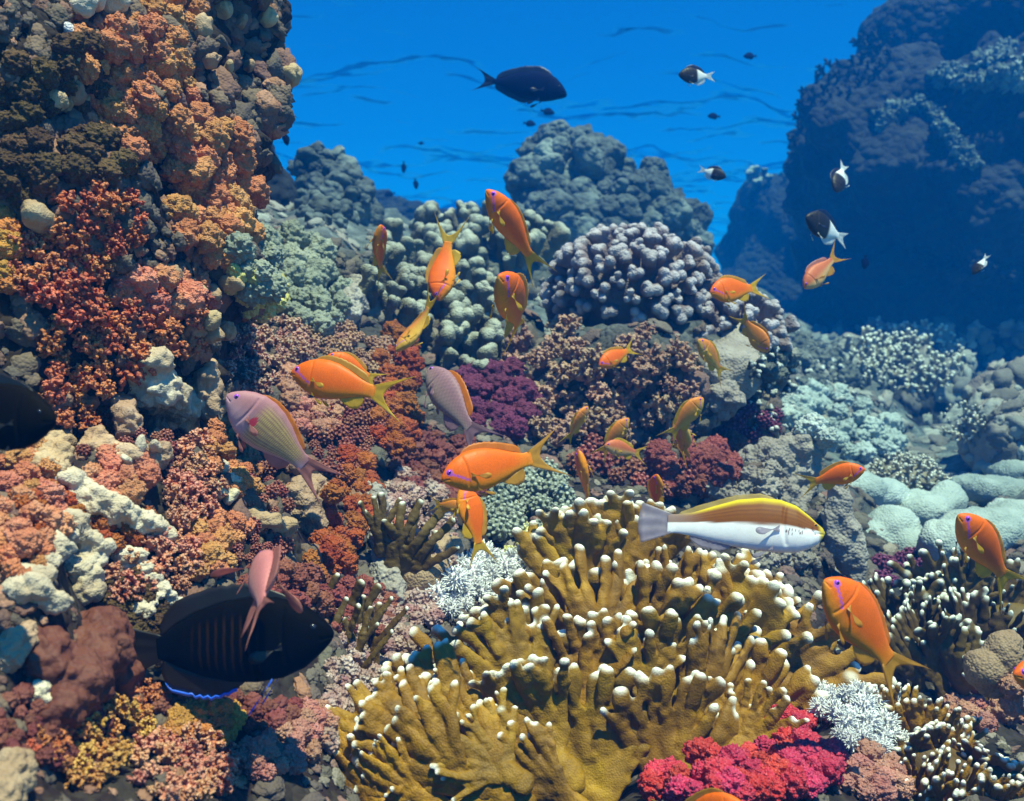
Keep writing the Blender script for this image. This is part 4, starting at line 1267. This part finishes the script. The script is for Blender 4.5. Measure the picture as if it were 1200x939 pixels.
fire('fire_coral', 'small pale tipped fire coral left below the head of the large central orange fish', (470, 650, 1.1), None,
     rows([(1.0, 70, .0, 1.0, [(438, 566), (462, 574), (484, 578), (500, 592), (508, 606)])], (460, 700), 9), 'fire_dark', 'slim')
fire('fire_coral', 'few stubby fire coral fingers under the blue fin edge of the black angelfish', (330, 870, .80), None,
     rows([(.78, 50, -.02, 1.0, [(330, 812), (352, 820), (345, 848)])], (335, 900), 10), 'fire', 'slim')


# ------------------------------------------------------------------ fish
M['fish'] = fish_mat('fish_skin')
M['fish_fine'] = fish_mat('fish_skin_fine', rough=0.5, scales=0.15, sscale=1500, spec=0.15)
M['fish_matte'] = fish_mat('fish_skin_dark', rough=0.7, scales=0.12, spec=0.03)
M['fin_orange'] = fin_mat('fin_orange', (0.86, 0.26, 0.015))
M['fin_yellow'] = fin_mat('fin_yellow', (0.80, 0.50, 0.02))
M['fin_amber'] = fin_mat('fin_amber', (0.72, 0.36, 0.03))
M['fin_pink'] = fin_mat('fin_pink', (0.62, 0.24, 0.20))
M['fin_mauve'] = fin_mat('fin_mauve', (0.42, 0.24, 0.30))
M['fin_dark'] = fin_mat('fin_dark', (0.004, 0.008, 0.04), 0.1, 0.02)
M['fin_black'] = fin_mat('fin_black', (0.012, 0.008, 0.006), 0.05, 0.02)
M['fin_white'] = fin_mat('fin_white', (0.75, 0.78, 0.80))
M['fin_lilac'] = fin_mat('fin_lilac', (0.42, 0.36, 0.46), 0.4, 0.35)
M['fin_gold'] = fin_mat('fin_gold', (0.55, 0.38, 0.10), 0.4, 0.35)
M['fin_blue'] = plain('fin_edge_blue', (0.03, 0.14, 0.85), 0.4)
M['eye_purple'] = plain('eye_purple', (0.36, 0.06, 0.62), 0.2)
M['eye_gold'] = plain('eye_gold', (0.55, 0.25, 0.03), 0.2)
M['eye_dark'] = plain('eye_dark', (0.02, 0.02, 0.03), 0.15)
M['pupil'] = plain('pupil', (0.004, 0.004, 0.012), 0.08, 0.7)

def lerpc(a, b, t):
    t = np.clip(t, 0, 1)[:, None]
    return np.array(a)[None] * (1 - t) + np.array(b)[None] * t
def sstep(a, b, x):
    t = np.clip((x - a) / (b - a), 0, 1)
    return t * t * (3 - 2 * t)

# profiles: s, top, bottom, half width (all in total lengths)
PROF = {
    'anthias': ([0, .015, .05, .10, .18, .28, .40, .52, .66, .80, .92, 1.0], [.000, .022, .050, .082, .115, .140, .148, .140, .112, .074, .050, .050],
                [.000, .020, .042, .065, .098, .124, .134, .126, .098, .064, .046, .047], [.0, .016, .032, .046, .060, .066, .064, .056, .042, .026, .014, .008]),
    'hawk': ([0, .015, .05, .10, .18, .28, .40, .55, .70, .84, .94, 1.0], [.000, .018, .034, .062, .098, .118, .122, .110, .080, .050, .040, .040],
             [.000, .022, .046, .064, .080, .084, .082, .074, .060, .042, .034, .036], [.0, .020, .036, .050, .064, .068, .064, .054, .040, .026, .016, .010]),
    'angel': ([0, .015, .05, .10, .18, .30, .45, .60, .75, .88, .95, 1.0], [.000, .035, .075, .120, .175, .215, .228, .215, .175, .120, .080, .065],
              [.000, .035, .070, .110, .165, .205, .218, .205, .165, .110, .075, .060], [.0, .020, .040, .060, .078, .085, .080, .068, .048, .028, .016, .010]),
    'surgeon': ([0, .015, .05, .10, .18, .28, .42, .58, .74, .88, .95, 1.0], [-.025, .0, .035, .075, .120, .150, .160, .142, .100, .050, .030, .026],
                [.040, .055, .068, .080, .105, .125, .130, .120, .085, .042, .026, .024], [.0, .015, .030, .042, .054, .060, .058, .048, .034, .020, .012, .008]),
    'chromis': ([0, .02, .06, .12, .20, .32, .45, .60, .75, .88, .95, 1.0], [.000, .035, .075, .115, .160, .195, .200, .175, .125, .075, .055, .052],
                [.000, .030, .065, .100, .145, .185, .195, .170, .120, .070, .050, .048], [.0, .02, .04, .055, .070, .078, .075, .062, .044, .026, .015, .010]),
}
BL = {'anthias': 0.71, 'hawk': 0.84, 'angel': 0.84, 'surgeon': 0.78, 'chromis': 0.78}


def pig_anthias(s, z, side, P):
    c = lerpc((.92, .150, .001), (.92, .30, .006), sstep(-.1, -.95, z))
    c = np.where((sstep(.75, 1.0, s) > .01)[:, None], c * (1 - .5 * sstep(.75, 1, s)[:, None]) + np.array((.84, .32, .015)) * .5 * sstep(.75, 1, s)[:, None], c)
    c = c * (1 - .5 * sstep(.12, .0, s)[:, None] * sstep(.2, -.6, z)[:, None]) + np.array((.80, .32, .03)) * (.5 * sstep(.12, .0, s) * sstep(.2, -.6, z))[:, None]
    m = np.hypot((s - .085) * .76, P[:, 2] - .030) < .024
    c[m] = (.52, .12, .50)
    # violet line from under the eye to the pectoral fin
    line = .012 - (s - .11) * .42
    m = (np.abs(P[:, 2] - line) < .0075) & (s > .10) & (s < .27)
    c[m] = (.50, .10, .55)
    return c
def pig_yellowish(s, z, side, P):
    c = lerpc((.74, .23, .03), (.72, .40, .06), sstep(.6, -.6, z))
    m = (np.abs(P[:, 2] - (.012 - (s - .11) * .42)) < .0075) & (s > .10) & (s < .27)
    c[m] = (.50, .14, .50)
    return c
def pig_rosy(s, z, side, P):
    c = lerpc((.62, .16, .06), (.70, .40, .16), sstep(.2, -.5, z))
    return c
def pig_male(s, z, side, P):
    c = lerpc((.46, .20, .22), (.60, .36, .42), sstep(.5, -.8, z))
    lat = np.sin(s * 170 + z * 22) * np.sin(s * 170 - z * 22) * 1.6
    fl = sstep(.30, .42, s) * sstep(1.0, .85, s) * sstep(.95, .5, z) * sstep(-1.0, -.7, z)
    gold = lerpc((.30, .16, .10), (.74, .52, .16), sstep(-.5, .5, lat))
    c = c * (1 - .85 * fl[:, None]) + gold * .85 * fl[:, None]
    m = (np.hypot(s - .36, (z + .12) * .16) < .035)
    c[m] = (.62, .05, .08)
    head = sstep(.16, .0, s)
    c = c * (1 - .4 * head[:, None]) + np.array((.62, .30, .36)) * .4 * head[:, None]
    return c
def pig_mauve(s, z, side, P):
    return lerpc((.32, .17, .20), (.44, .30, .27), sstep(.6, -.6, z)) * (1 + .15 * np.sin(s * 130)[:, None] * np.sin(z * 14)[:, None])
def pig_pink(s, z, side, P):
    return lerpc((.58, .20, .20), (.66, .30, .28), sstep(.5, -.6, z))
def pig_hawk(s, z, side, P):
    low = .012 - .10 * sstep(.18, .0, s) * 0
    v = P[:, 2]
    mid = np.interp(s, [0, .06, .14, .22, .5, .8, 1], [-.004, .000, .004, .010, .014, .012, .006])
    top = lerpc((.26, .085, .004), (.17, .045, .002), .5 + .5 * np.sin(z * 34) * sstep(1, .85, s))
    edge = sstep(.62, .92, z) * sstep(1.0, .7, s)
    top = top * (1 - edge[:, None]) + np.array((.78, .58, .02)) * edge[:, None]
    top = top * (1 - .6 * sstep(.72, 1, s)[:, None]) + np.array((.34, .27, .26)) * .6 * sstep(.72, 1, s)[:, None]
    wh = np.repeat(np.array([(.95, .92, .94)]), len(s), 0)
    k = sstep(mid + .003, mid - .003, v)
    c = top * (1 - k[:, None]) + wh * k[:, None]
    sn = sstep(.055, .025, s + .2 * np.maximum(0, -v - .01))
    c = c * (1 - sn[:, None]) + np.array((.62, .46, .04)) * sn[:, None]
    g = np.random.default_rng(3)
    for _ in range(60):
        a, b = g.uniform(.05, .26), g.uniform(-.035, .03)
        m = np.hypot(s * .84 - a * .84, v - b) < g.uniform(.0016, .0030)
        c[m] = (.10, .03, .03)
    return c
def pig_angel(s, z, side, P):
    st = sstep(.2, .8, np.sin(s * 130 + .9 * np.sin(z * 3))) * sstep(.34, .42, s) * sstep(.86, .70, s) * sstep(.75, .4, z) * sstep(-.9, -.5, z)
    c = lerpc((.003, .0025, .002), (.025, .011, .003), st)
    return c
def pig_dark(s, z, side, P):
    return np.repeat(np.array([(.004, .008, .045)]), len(s), 0)
def pig_black(s, z, side, P):
    return np.repeat(np.array([(.006, .005, .004)]), len(s), 0)
def pig_chromis(s, z, side, P):
    return lerpc((.020, .016, .016), (.80, .82, .84), sstep(.60, .68, s))

PIG = dict(orange=pig_anthias, yellowish=pig_yellowish, rosy=pig_rosy, male=pig_male, mauve=pig_mauve, pink=pig_pink, hawk=pig_hawk, angel=pig_angel, dark=pig_dark, black=pig_black, chromis=pig_chromis)


def sheet(root_pts, edge_pts, th, nr=6, ripple=0.0, wave=0.0):
    """a fin membrane of real thickness between a root line and an outer edge"""
    A, B = np.asarray(root_pts, float), np.asarray(edge_pts, float)
    n = len(A)
    rr = np.linspace(0, 1, nr)
    G = A[None] * (1 - rr[:, None, None]) + B[None] * rr[:, None, None]
    t = np.full((nr, n), th) * (1 - .75 * rr)[:, None]
    if ripple: t = t * (1 + ripple * np.cos(np.arange(n) * math.pi)[None])
    dy = wave * np.sin(np.arange(n) * 0.9)[None] * rr[:, None]
    U, D = G.copy(), G.copy()
    U[:, :, 1] += t + dy
    D[:, :, 1] += -t + dy
    V = np.concatenate([U.reshape(-1, 3), D.reshape(-1, 3)])
    Fs = []
    N = nr * n
    for i in range(nr - 1):
        for j in range(n - 1):
            a, b, c, d = i * n + j, i * n + j + 1, (i + 1) * n + j + 1, (i + 1) * n + j
            Fs += [(a, b, c, d), (N + a, N + d, N + c, N + b)]
    for j in range(n - 1):
        Fs += [(j, N + j, N + j + 1, j + 1)]
        k = (nr - 1) * n + j
        Fs += [(k, k + 1, N + k + 1, N + k)]
    for i in range(nr - 1):
        a, b = i * n, (i + 1) * n
        Fs += [(a, b, N + b, N + a)]
        a, b = i * n + n - 1, (i + 1) * n + n - 1
        Fs += [(a, N + a, N + b, b)]
    return V, Fs


def fish(name, label, cat, head, tail, kind='anthias', pig='orange', fins=('fin_orange', 'fin_yellow', 'fin_amber'), roll=0.0, bend=0.0, group=None, deep=1.0, open_fins=1.0, tailspread=1.0, fat=1.0, pec=1.0, eye='eye_purple', simple=False, pelvic=True, dors=1.0):
    """head, tail = (px, py, distance) of snout tip and tail end"""
    H, T = at(*head), at(*tail)
    L = (H - T).length
    fwd = (H - T) / L
    upw = Vector((0, 0, 1))
    if abs(fwd.z) > 0.94: upw = Vector((0.4, -0.2, 0.9))
    side = upw.cross(fwd).normalized()          # local Y (left flank)
    up = fwd.cross(side)
    Mx = Matrix((fwd, side, up)).transposed()
    Mx = Mx @ Matrix.Rotation(R(roll), 3, 'X')
    s0, tp, bt, wd = PROF[kind]
    if kind == 'anthias': deep, fat, tailspread = deep * 1.08, fat * 1.05, tailspread * 1.2
    bl = BL[kind]
    def dorsal_z(s): return np.interp(s, s0, tp) * deep
    def ventral_z(s): return -np.interp(s, s0, bt) * deep
    def width(s): return np.interp(s, s0, wd) * fat
    def place(V):
        V = np.array(V, float)
        xn = .5 - V[:, 0]
        V[:, 1] += bend * (np.clip(xn - .25, 0, 2) ** 2 - .12 * np.clip(.35 - xn, 0, 1))
        return V * L
    # body
    ns, nr = (170, 72) if pig in ('male', 'mauve', 'hawk') else (140, 64) if not simple else (28, 20)
    ss = np.linspace(0, 1, ns) ** 1.25
    # smooth profile
    def sm(f): return f
    ring = np.linspace(0, 2 * np.pi, nr, endpoint=False)
    tz, bz, wy = dorsal_z(ss), ventral_z(ss), width(ss)
    for arr in (tz, bz, wy):
        k = np.array([1, 2, 3, 2, 1]) / 9.0
        arr[2:-2] = np.convolve(arr, k, 'valid')
    V, S, Zr = [], [], []
    for i in range(ns):
        mid, hh = (tz[i] + bz[i]) / 2, (tz[i] - bz[i]) / 2
        c, s_ = np.cos(ring), np.sin(ring)
        yy_ = wy[i] * np.sign(c) * np.abs(c) ** 0.9
        z_ = mid + hh * np.sign(s_) * np.abs(s_) ** 0.95
        V.append(np.stack([np.full(nr, .5 - ss[i] * bl), yy_, z_], 1))
        S.append(np.full(nr, ss[i]))
        Zr.append(s_)
    V = np.concatenate(V)
    S, Zr = np.concatenate(S), np.concatenate(Zr)
    idx = np.arange(ns * nr).reshape(ns, nr)
    nx_ = np.roll(idx, -1, 1)
    Fc = [tuple(int(q) for q in f) for f in np.stack([idx[:-1].ravel(), nx_[:-1].ravel(), nx_[1:].ravel(), idx[1:].ravel()], 1)]
    Fc.append(tuple(int(q) for q in idx[-1]))
    # mouth and gill cover as shallow folds
    if not simple:
        gill = np.exp(-((S - .235 - .03 * (1 - Zr ** 2)) / .012) ** 2) * (np.abs(Zr) < .8)
        V[:, 1] *= 1 - .10 * gill
        mouth = np.exp(-((V[:, 2] - (-.012 - .25 * S * .3)) / .004) ** 2) * (S < .075) * (S > .004)
        V[:, 1] *= 1 - .22 * mouth
    pg = PIG[pig](S, Zr, np.sign(V[:, 1]), V)
    parts = [('body', place(V), Fc, 'fish_fine' if pig in ('hawk', 'male', 'mauve') else 'fish' if pig not in ('dark', 'black', 'angel') else 'fish_matte', pg)]
    fd, ft, fp = fins[:3]
    xs = lambda s: .5 - s * bl
    # tail fin
    n = 21
    tt_ = np.linspace(-1, 1, n)
    tb = xs(.965)
    tl = tb + .5
    if kind == 'anthias':
        ex_, ez = -(.30 * tl + .70 * tl * np.abs(tt_) ** 1.6), tt_ * .165 * tailspread
    elif kind == 'surgeon':
        ex_, ez = -(.45 * tl + .55 * tl * np.abs(tt_) ** 2), tt_ * .125 * tailspread
    elif kind == 'chromis':
        ex_, ez = -(.55 * tl + .45 * tl * np.abs(tt_) ** 1.5), tt_ * .13 * tailspread
    else:
        ex_, ez = -tl * (1 - .10 * np.abs(tt_) ** 2), tt_ * .115 * tailspread
    hz0 = (dorsal_z(.99) + 0.0)
    rootz = np.where(tt_ > 0, tt_ * dorsal_z(.99), -tt_ * ventral_z(.99)) * .96
    A = np.stack([np.full(n, tb), np.zeros(n), rootz], 1)
    Bp = np.stack([tb + ex_, np.zeros(n), ez], 1)
    fins_out = [('tail_fin', *sheet(A, Bp, .006, 8, .35, .003), ft)]
    # dorsal fin
    def top_fin(nm, sa, sb, h, mat, shape, belly=False, n=26, back=.35):
        q = np.linspace(sa, sb, n)
        f = ventral_z if belly else dorsal_z
        sg = -1 if belly else 1
        z0 = f(q) * .93
        u = (q - sa) / (sb - sa)
        hh = h * shape(u)
        if not simple: hh = hh * (1 + .06 * np.cos(np.arange(n) * math.pi) * (u < .6))
        A = np.stack([xs(q), np.zeros(n), z0], 1)
        Bq = np.stack([xs(q) - back * hh - .2 * hh * u, np.zeros(n), f(q) + sg * hh], 1)
        fins_out.append((nm, *sheet(A, Bq, .005, 5, .3, .002), mat))
        return Bq
    if kind == 'anthias':
        top_fin('dorsal_fin', .24, .90, .050 * dors * open_fins, fd, lambda u: np.minimum(1, u * 6) ** .6 * (.72 + .38 * u) * np.clip((1 - u) * 7, 0, 1) ** .5)
        top_fin('anal_fin', .62, .88, .075 * open_fins, ft, lambda u: np.minimum(1, u * 3.0) ** .7 * np.clip((1 - u) * 2.4, 0, 1) ** .6, True, 16, .7)
    elif kind == 'hawk':
        top_fin('dorsal_fin', .30, .93, .026 * dors, 'fin_gold', lambda u: np.minimum(1, u * 8) ** .6 * np.clip((1 - u) * 5, 0, 1) ** .5)
        top_fin('anal_fin', .58, .86, .040, 'fin_lilac', lambda u: np.minimum(1, u * 4) ** .6 * np.clip((1 - u) * 3, 0, 1) ** .6, True, 18, .4)
    elif kind == 'angel':
        e1 = top_fin('dorsal_fin', .20, .98, .085, fd, lambda u: np.minimum(1, u * 3) ** .7 * (.6 + .5 * u) * np.clip((1 - u) * 5, 0, 1) ** .5)
        e2 = top_fin('anal_fin', .52, .98, .095, fd, lambda u: np.minimum(1, u * 3) ** .7 * (.7 + .4 * u) * np.clip((1 - u) * 5, 0, 1) ** .5, True, 24)
        if fins[2] == 'fin_blue':
            lo = e2[2:-3].copy()
            hi = lo.copy()
            hi[:, 2] -= .014
            lo[:, 2] += .002
            fins_out.append(('fin_margin', *sheet(lo, hi, .007, 3), 'fin_blue'))
    elif kind == 'surgeon':
        top_fin('dorsal_fin', .22, .96, .050, fd, lambda u: np.minimum(1, u * 5) ** .6 * np.clip((1 - u) * 8, 0, 1) ** .5)
        top_fin('anal_fin', .42, .96, .042, fd, lambda u: np.minimum(1, u * 5) ** .6 * np.clip((1 - u) * 8, 0, 1) ** .5, True)
    elif kind == 'chromis':
        top_fin('dorsal_fin', .25, .92, .075, fd, lambda u: np.minimum(1, u * 3) ** .6 * np.clip((1 - u) * 4, 0, 1) ** .6)
        top_fin('anal_fin', .52, .92, .085, ft, lambda u: np.minimum(1, u * 3) ** .6 * np.clip((1 - u) * 4, 0, 1) ** .6, True, 16)
    # paired fins
    def pair(nm, s, z, ln, spread_, droop, out, mat, n=11, rw=.018):
        for sg in (1, -1):
            q = np.linspace(-1, 1, n)
            y0 = width(s) * .9 * sg
            A = np.stack([np.full(n, xs(s)), np.full(n, 0.0), z + q * rw], 1)
            ang = q * spread_
            l_ = ln * (1 - .22 * q ** 2)
            Bq = np.stack([xs(s) - l_ * np.cos(ang + droop), np.zeros(n), z + q * rw - l_ * np.sin(ang + droop)], 1)
            V_, F_ = sheet(A, Bq, .0035, 5, .3)
            dx = xs(s) - V_[:, 0]
            V_[:, 1] += y0 + sg * out * np.hypot(dx, V_[:, 2] - z)
            fins_out.append((nm, V_, F_, mat))
    if not simple:
        zc = (dorsal_z(.27) + ventral_z(.27)) / 2
        if kind == 'angel' and fins[2] == 'fin_blue':
            pair('pelvic_fin', .34, float(ventral_z(.34)) * .93, .19, .05, .9, .10, 'fin_blue', rw=.006)
            pair('pectoral_fin', .27, zc - .03, .14, .45, .3, .5, fd)
        else:
            pair('pectoral_fin', .29, zc - .028, .135 * pec, .38, .30, .45 * open_fins, fp)
            if pelvic: pair('pelvic_fin', .33, float(ventral_z(.33)) * .92, .125, .22, .55, .18, ft if kind != 'hawk' else 'fin_lilac', rw=.010)
        # eyes
    root = empty(name, (H + T) / 2, label, cat, group)
    root.rotation_mode = 'QUATERNION'
    root.rotation_quaternion = Mx.to_quaternion()
    if simple:
        Vs, Fs, Cs, k = [], [], [], 0
        Vs.append(parts[0][1]); Fs += parts[0][2]; Cs.append(pg); k = len(parts[0][1])
        white = pig == 'chromis'
        for nm, V_, F_, mt in fins_out:
            V_ = place(V_)
            Vs.append(V_)
            Fs += [tuple(i + k for i in f) for f in F_]
            k += len(V_)
            Cs.append(np.repeat(np.array([(.75, .78, .8) if (white and nm == 'tail_fin') else (.004, .008, .045)]), len(V_), 0))
        bpy.data.objects.remove(root)
        me = mesh_from(name, np.concatenate(Vs), Fs)
        set_c(me, 'pig', np.concatenate(Cs))
        o = link(name, me, M['fish_matte'], None, (H + T) / 2)
        o.rotation_mode = 'QUATERNION'
        o.rotation_quaternion = Mx.to_quaternion()
        return tag(o, label, cat, group)
    for nm, V_, F_, mt, pg_ in parts:
        me = mesh_from(nm, V_, F_)
        set_c(me, 'pig', pg_)
        link(nm, me, M[mt], root)
    for nm, V_, F_, mt in fins_out:
        link(nm, mesh_from(nm, place(V_), F_), M[mt], root)
    es = {'anthias': .085, 'hawk': .062, 'angel': .10, 'surgeon': .11, 'chromis': .10}[kind]
    er = {'anthias': .0185, 'hawk': .0125, 'angel': .016, 'surgeon': .014, 'chromis': .022}[kind]
    ez = float(dorsal_z(es)) * (.42 if kind != 'hawk' else .52)
    hh = float(dorsal_z(es))
    for sg in (1, -1):
        k = math.sqrt(max(0, 1 - (ez / hh) ** 2))
        V0, F0 = ico(3)
        ctr = np.array([xs(es), sg * (float(width(es)) * k - er * .25), ez])
        e = link('eye', mesh_from('eye', place(V0 * np.array([er, er * .7, er]) + ctr), F0), M[eye], root)
        c2 = ctr + np.array([0, sg * er * .36, 0])
        link('pupil', mesh_from('pupil', place(V0 * np.array([er * .58, er * .45, er * .58]) + c2), F0), M['pupil'], e)
    return root


G_A = 'orange anthias swimming over the reef'
YEL = ('fin_amber', 'fin_yellow', 'fin_yellow')
ORA = ('fin_orange', 'fin_amber', 'fin_amber')
an = lambda label, h, t, **k: fish('anthias', label, 'fish', h, t, **{**dict(group=G_A, fins=YEL), **k})
an('large bright orange fish in the very centre, facing left with an outstretched forked tail', (517, 562, .76), (664, 528, .80), fins=ORA, roll=10)
an('big orange fish head up beside the golden fire coral, tail touching yellow fingers', (966, 679, .72), (1072, 812, .74), fins=ORA, roll=4, deep=1.12, dors=.6, open_fins=.9)
an('orange fish with a bright yellow forked tail in front of the white frosted pink coral', (341, 436, .86), (481, 470, .84), roll=6)
an('orange fish mostly hidden behind the one with the bright yellow forked tail', (384, 416, .93), (452, 452, .94), roll=8)
an('topmost orange fish pointing head up in front of the finger coral, back towards us', (570, 222, 1.02), (640, 330, 1.06), roll=-28, fins=YEL, tailspread=.7, dors=.5, deep=.84)
an('plump orange fish right below the topmost one, yellow fins spread and tail twisted down', (582, 322, .97), (632, 408, 1.07), roll=-20, deep=1.1, bend=-.5, open_fins=1.3)
an('small orange fish standing head up at the left of the finger coral', (447, 264, 1.20), (439, 330, 1.26), roll=-40, bend=.35)
an('thin orange fish seen edge on, hanging head down with its tail curled at the top', (514, 352, 1.20), (530, 262, 1.24), roll=70, bend=.35)
fish('anthias', 'curved yellow brown fish bending up below the thin hanging one', 'fish', (462, 410, 1.12), (527, 356, 1.14), pig='yellowish', fins=YEL, roll=62, bend=.8, group=G_A)
an('thin orange fish diving straight down with a yellow tail over the white fuzzy mound', (541, 568, .88), (572, 664, .86), roll=62, bend=-.3)
an('orange fish peeping head up over the back fan of the fire coral', (679, 528, 1.10), (692, 606, 1.13), roll=40)
an('small orange fish rising behind the fire coral by the freckled fish tail', (770, 556, 1.08), (768, 604, 1.12), roll=60, deep=.9)
an('round orange fish facing left in front of the right end of the purple grey coral', (832, 343, 1.20), (901, 336, 1.23), deep=1.2, roll=8)
fish('anthias', 'amber fish just below the round orange one, facing down to the right', 'fish', (900, 413, 1.28), (862, 362, 1.30), pig='yellowish', fins=YEL, deep=1.2, roll=14, group=G_A)
fish('anthias', 'small amber fish with a yellow forked tail beside the smooth dark rock lobe', 'fish', (818, 398, 1.30), (853, 446, 1.34), pig='yellowish', fins=('fin_yellow', 'fin_yellow', 'fin_yellow'), roll=-10, group=G_A)
an('small orange fish facing down left in front of the brown bushes', (702, 429, 1.36), (749, 404, 1.40), roll=8)
an('dim amber fish in the shade below the small orange one by the brown bushes', (733, 452, 1.50), (700, 492, 1.46), pig='rosy', roll=30)
G_S = 'school of small yellowish fish over the brown soft corals'
sm_ = lambda label, h, t, **k: fish('anthias', label, 'fish', h, t, **{**dict(group=G_S, pig='yellowish', fins=('fin_yellow', 'fin_yellow', 'fin_yellow')), **k})
sm_('slim yellowish fish just above the tail of the large central orange fish', (689, 476, 1.2), (660, 524, 1.2), roll=40)
sm_('yellowish fish pointing up right, left one of the middle of the small school', (737, 490, 1.25), (698, 540, 1.25), roll=20)
sm_('small amber fish lying almost level at the bottom of the small school', (708, 522, 1.22), (760, 534, 1.25), pig='rosy', roll=0)
sm_('yellow pink fish pointing up right, largest of the small school', (824, 466, 1.2), (777, 520, 1.2), roll=20, deep=1.1)
sm_('yellow fish with fins spread just under the largest of the small school', (802, 500, 1.22), (796, 536, 1.32), roll=30, open_fins=1.4)
an('orange fish facing right over the grey pillar coral', (1014, 550, 1.02), (932, 570, 1.04), roll=6)
an('slim rosy fish with a red tail slanting down left before the shaded cliff', (942, 338, 1.35), (989, 291, 1.38), pig='rosy', fins=('fin_pink', 'fin_amber', 'fin_amber'), roll=10)
an('orange fish near the right edge pointing head up left, yellow tail fanned', (1123, 603, .92), (1196, 702, .95), roll=-20, dors=.6)
an('orange fish cut off by the right edge, only purple eye and snout showing', (1188, 790, .80), (1290, 800, .84))
an('orange fish cut off by the bottom edge in front of the crimson coral', (876, 948, .62), (766, 960, .66), deep=1.1)
an('faint yellow brown fish half hidden below the head of the large central orange fish', (546, 596, .98), (502, 590, 1.0), pig='yellowish')
fish('anthias', 'pink fish with a gold scaled flank and a red spot behind its cheek', 'fish', (266, 462, .80), (394, 578, .82), pig='male', fins=('fin_orange', 'fin_pink', 'fin_pink'), roll=-8, deep=1.12, group='pink and purple male anthias', dors=.7, tailspread=.7, open_fins=.8)
fish('anthias', 'purple fish with an orange back edge above the large central orange fish', 'fish', (503, 432, 1.05), (566, 530, .97), pig='mauve', fins=('fin_orange', 'fin_mauve', 'fin_mauve'), roll=24, deep=.92, bend=-.2, group='pink and purple male anthias')
fish('anthias', 'pink fish seen tail on with fins spread in front of the black angelfish', 'fish', (310, 652, .63), (304, 735, .55), pig='pink', fins=('fin_pink', 'fin_pink', 'fin_pink'), roll=28, deep=1.0, fat=1.35, group='pink and purple male anthias', open_fins=2.6, pec=1.7)
fish('hawkfish', 'freckled fish with brown back and white belly resting on the big golden fire coral', 'fish', (967, 625, .90), (748, 612, .93), kind='hawk', pig='hawk', fins=('fin_gold', 'fin_lilac', 'fin_lilac'), eye='eye_gold', deep=1.45, roll=-22)
fish('angelfish', 'black oval fish with faint brown bars and bright blue fin edges', 'fish', (392, 742, .65), (146, 764, .66), kind='angel', pig='angel', fins=('fin_black', 'fin_black', 'fin_blue'), eye='eye_dark', deep=.88, bend=0, roll=-2)
fish('angelfish', 'black round fish cut off by the left edge halfway up', 'fish', (66, 492, .50), (-90, 486, .52), kind='angel', pig='black', fins=('fin_black', 'fin_black', 'fin_black'), eye='eye_dark', deep=.95)
fish('surgeonfish', 'dark blue surgeonfish alone high in the open blue water, facing right', 'fish', (665, 108, 2.2), (553, 92, 2.25), kind='surgeon', pig='dark', fins=('fin_dark', 'fin_dark', 'fin_dark'), eye='eye_dark', roll=3)
G_C = 'half black half white damselfish'
ch = lambda label, h, t, **k: fish('damselfish', label, 'fish', h, t, **{**dict(kind='chromis', pig='chromis', fins=('fin_dark', 'fin_white', 'fin_dark'), eye='eye_dark', group=G_C), **k})
ch('damselfish with a white tail high in the open water right of the surgeonfish, facing left', (795, 88, 1.7), (838, 90, 1.72))
ch('damselfish with a white tail facing right, just above the lumpy coral head', (851, 208, 1.9), (818, 198, 1.92))
ch('damselfish pointing down with a white tail, above another one in front of the shaded cliff', (979, 225, 1.7), (990, 191, 1.74), roll=30)
ch('damselfish with a black front and white tail just above the slim rosy fish', (944, 254, 1.45), (993, 283, 1.5))
ch('blurred damselfish low on the shaded cliff, only its white rear bright', (1140, 322, 1.6), (1158, 298, 1.6), roll=50)
G_D = 'small dark fish far off in the blue water'
for i, (h, t, lb) in enumerate([((871, 66, 3.5), (888, 66, 3.5), 'tiny dark fish high up left of the shaded cliff'), ((829, 136, 3.5), (845, 137, 3.5), 'tiny dark fish halfway between the two white tailed damselfish'),
        ((337, 171, 1.8), (332, 153, 1.8), 'small dark fish pointing down beside the reef wall'), ((473, 203, 4.0), (473, 188, 4.0), 'tiny dark fish standing upright in the blue above the finger coral'),
        ((488, 222, 4.2), (486, 208, 4.2), 'tiny dark fish right of and below the upright one'), ((450, 229, 4.0), (464, 226, 4.0), 'tiny dark fish nearest the knobbly grey coral head'),
        ((650, 133, 3.4), (632, 129, 3.4), 'small dark fish right under the head of the surgeonfish'), ((628, 146, 3.6), (612, 144, 3.6), 'tiny dark fish just above the tall lumpy coral head'),
        ((1013, 316, 2.2), (1014, 298, 2.2), 'tiny dark fish hovering over the shaded cliff right of the rosy fish'), ((497, 168, 4.5), (489, 168, 4.5), 'dot sized dark fish in the middle of the open blue water')]):
    fish('small_fish', lb, 'fish', h, t, kind='chromis', pig='dark', simple=True, group=G_D)
fish('surgeonfish', 'dark fish behind the reef wall, only its forked tail showing', 'fish', (255, 128, 1.15), (348, 122, 1.2), kind='surgeon', pig='dark', fins=('fin_dark', 'fin_dark', 'fin_dark'), eye='eye_dark', tailspread=1.5)
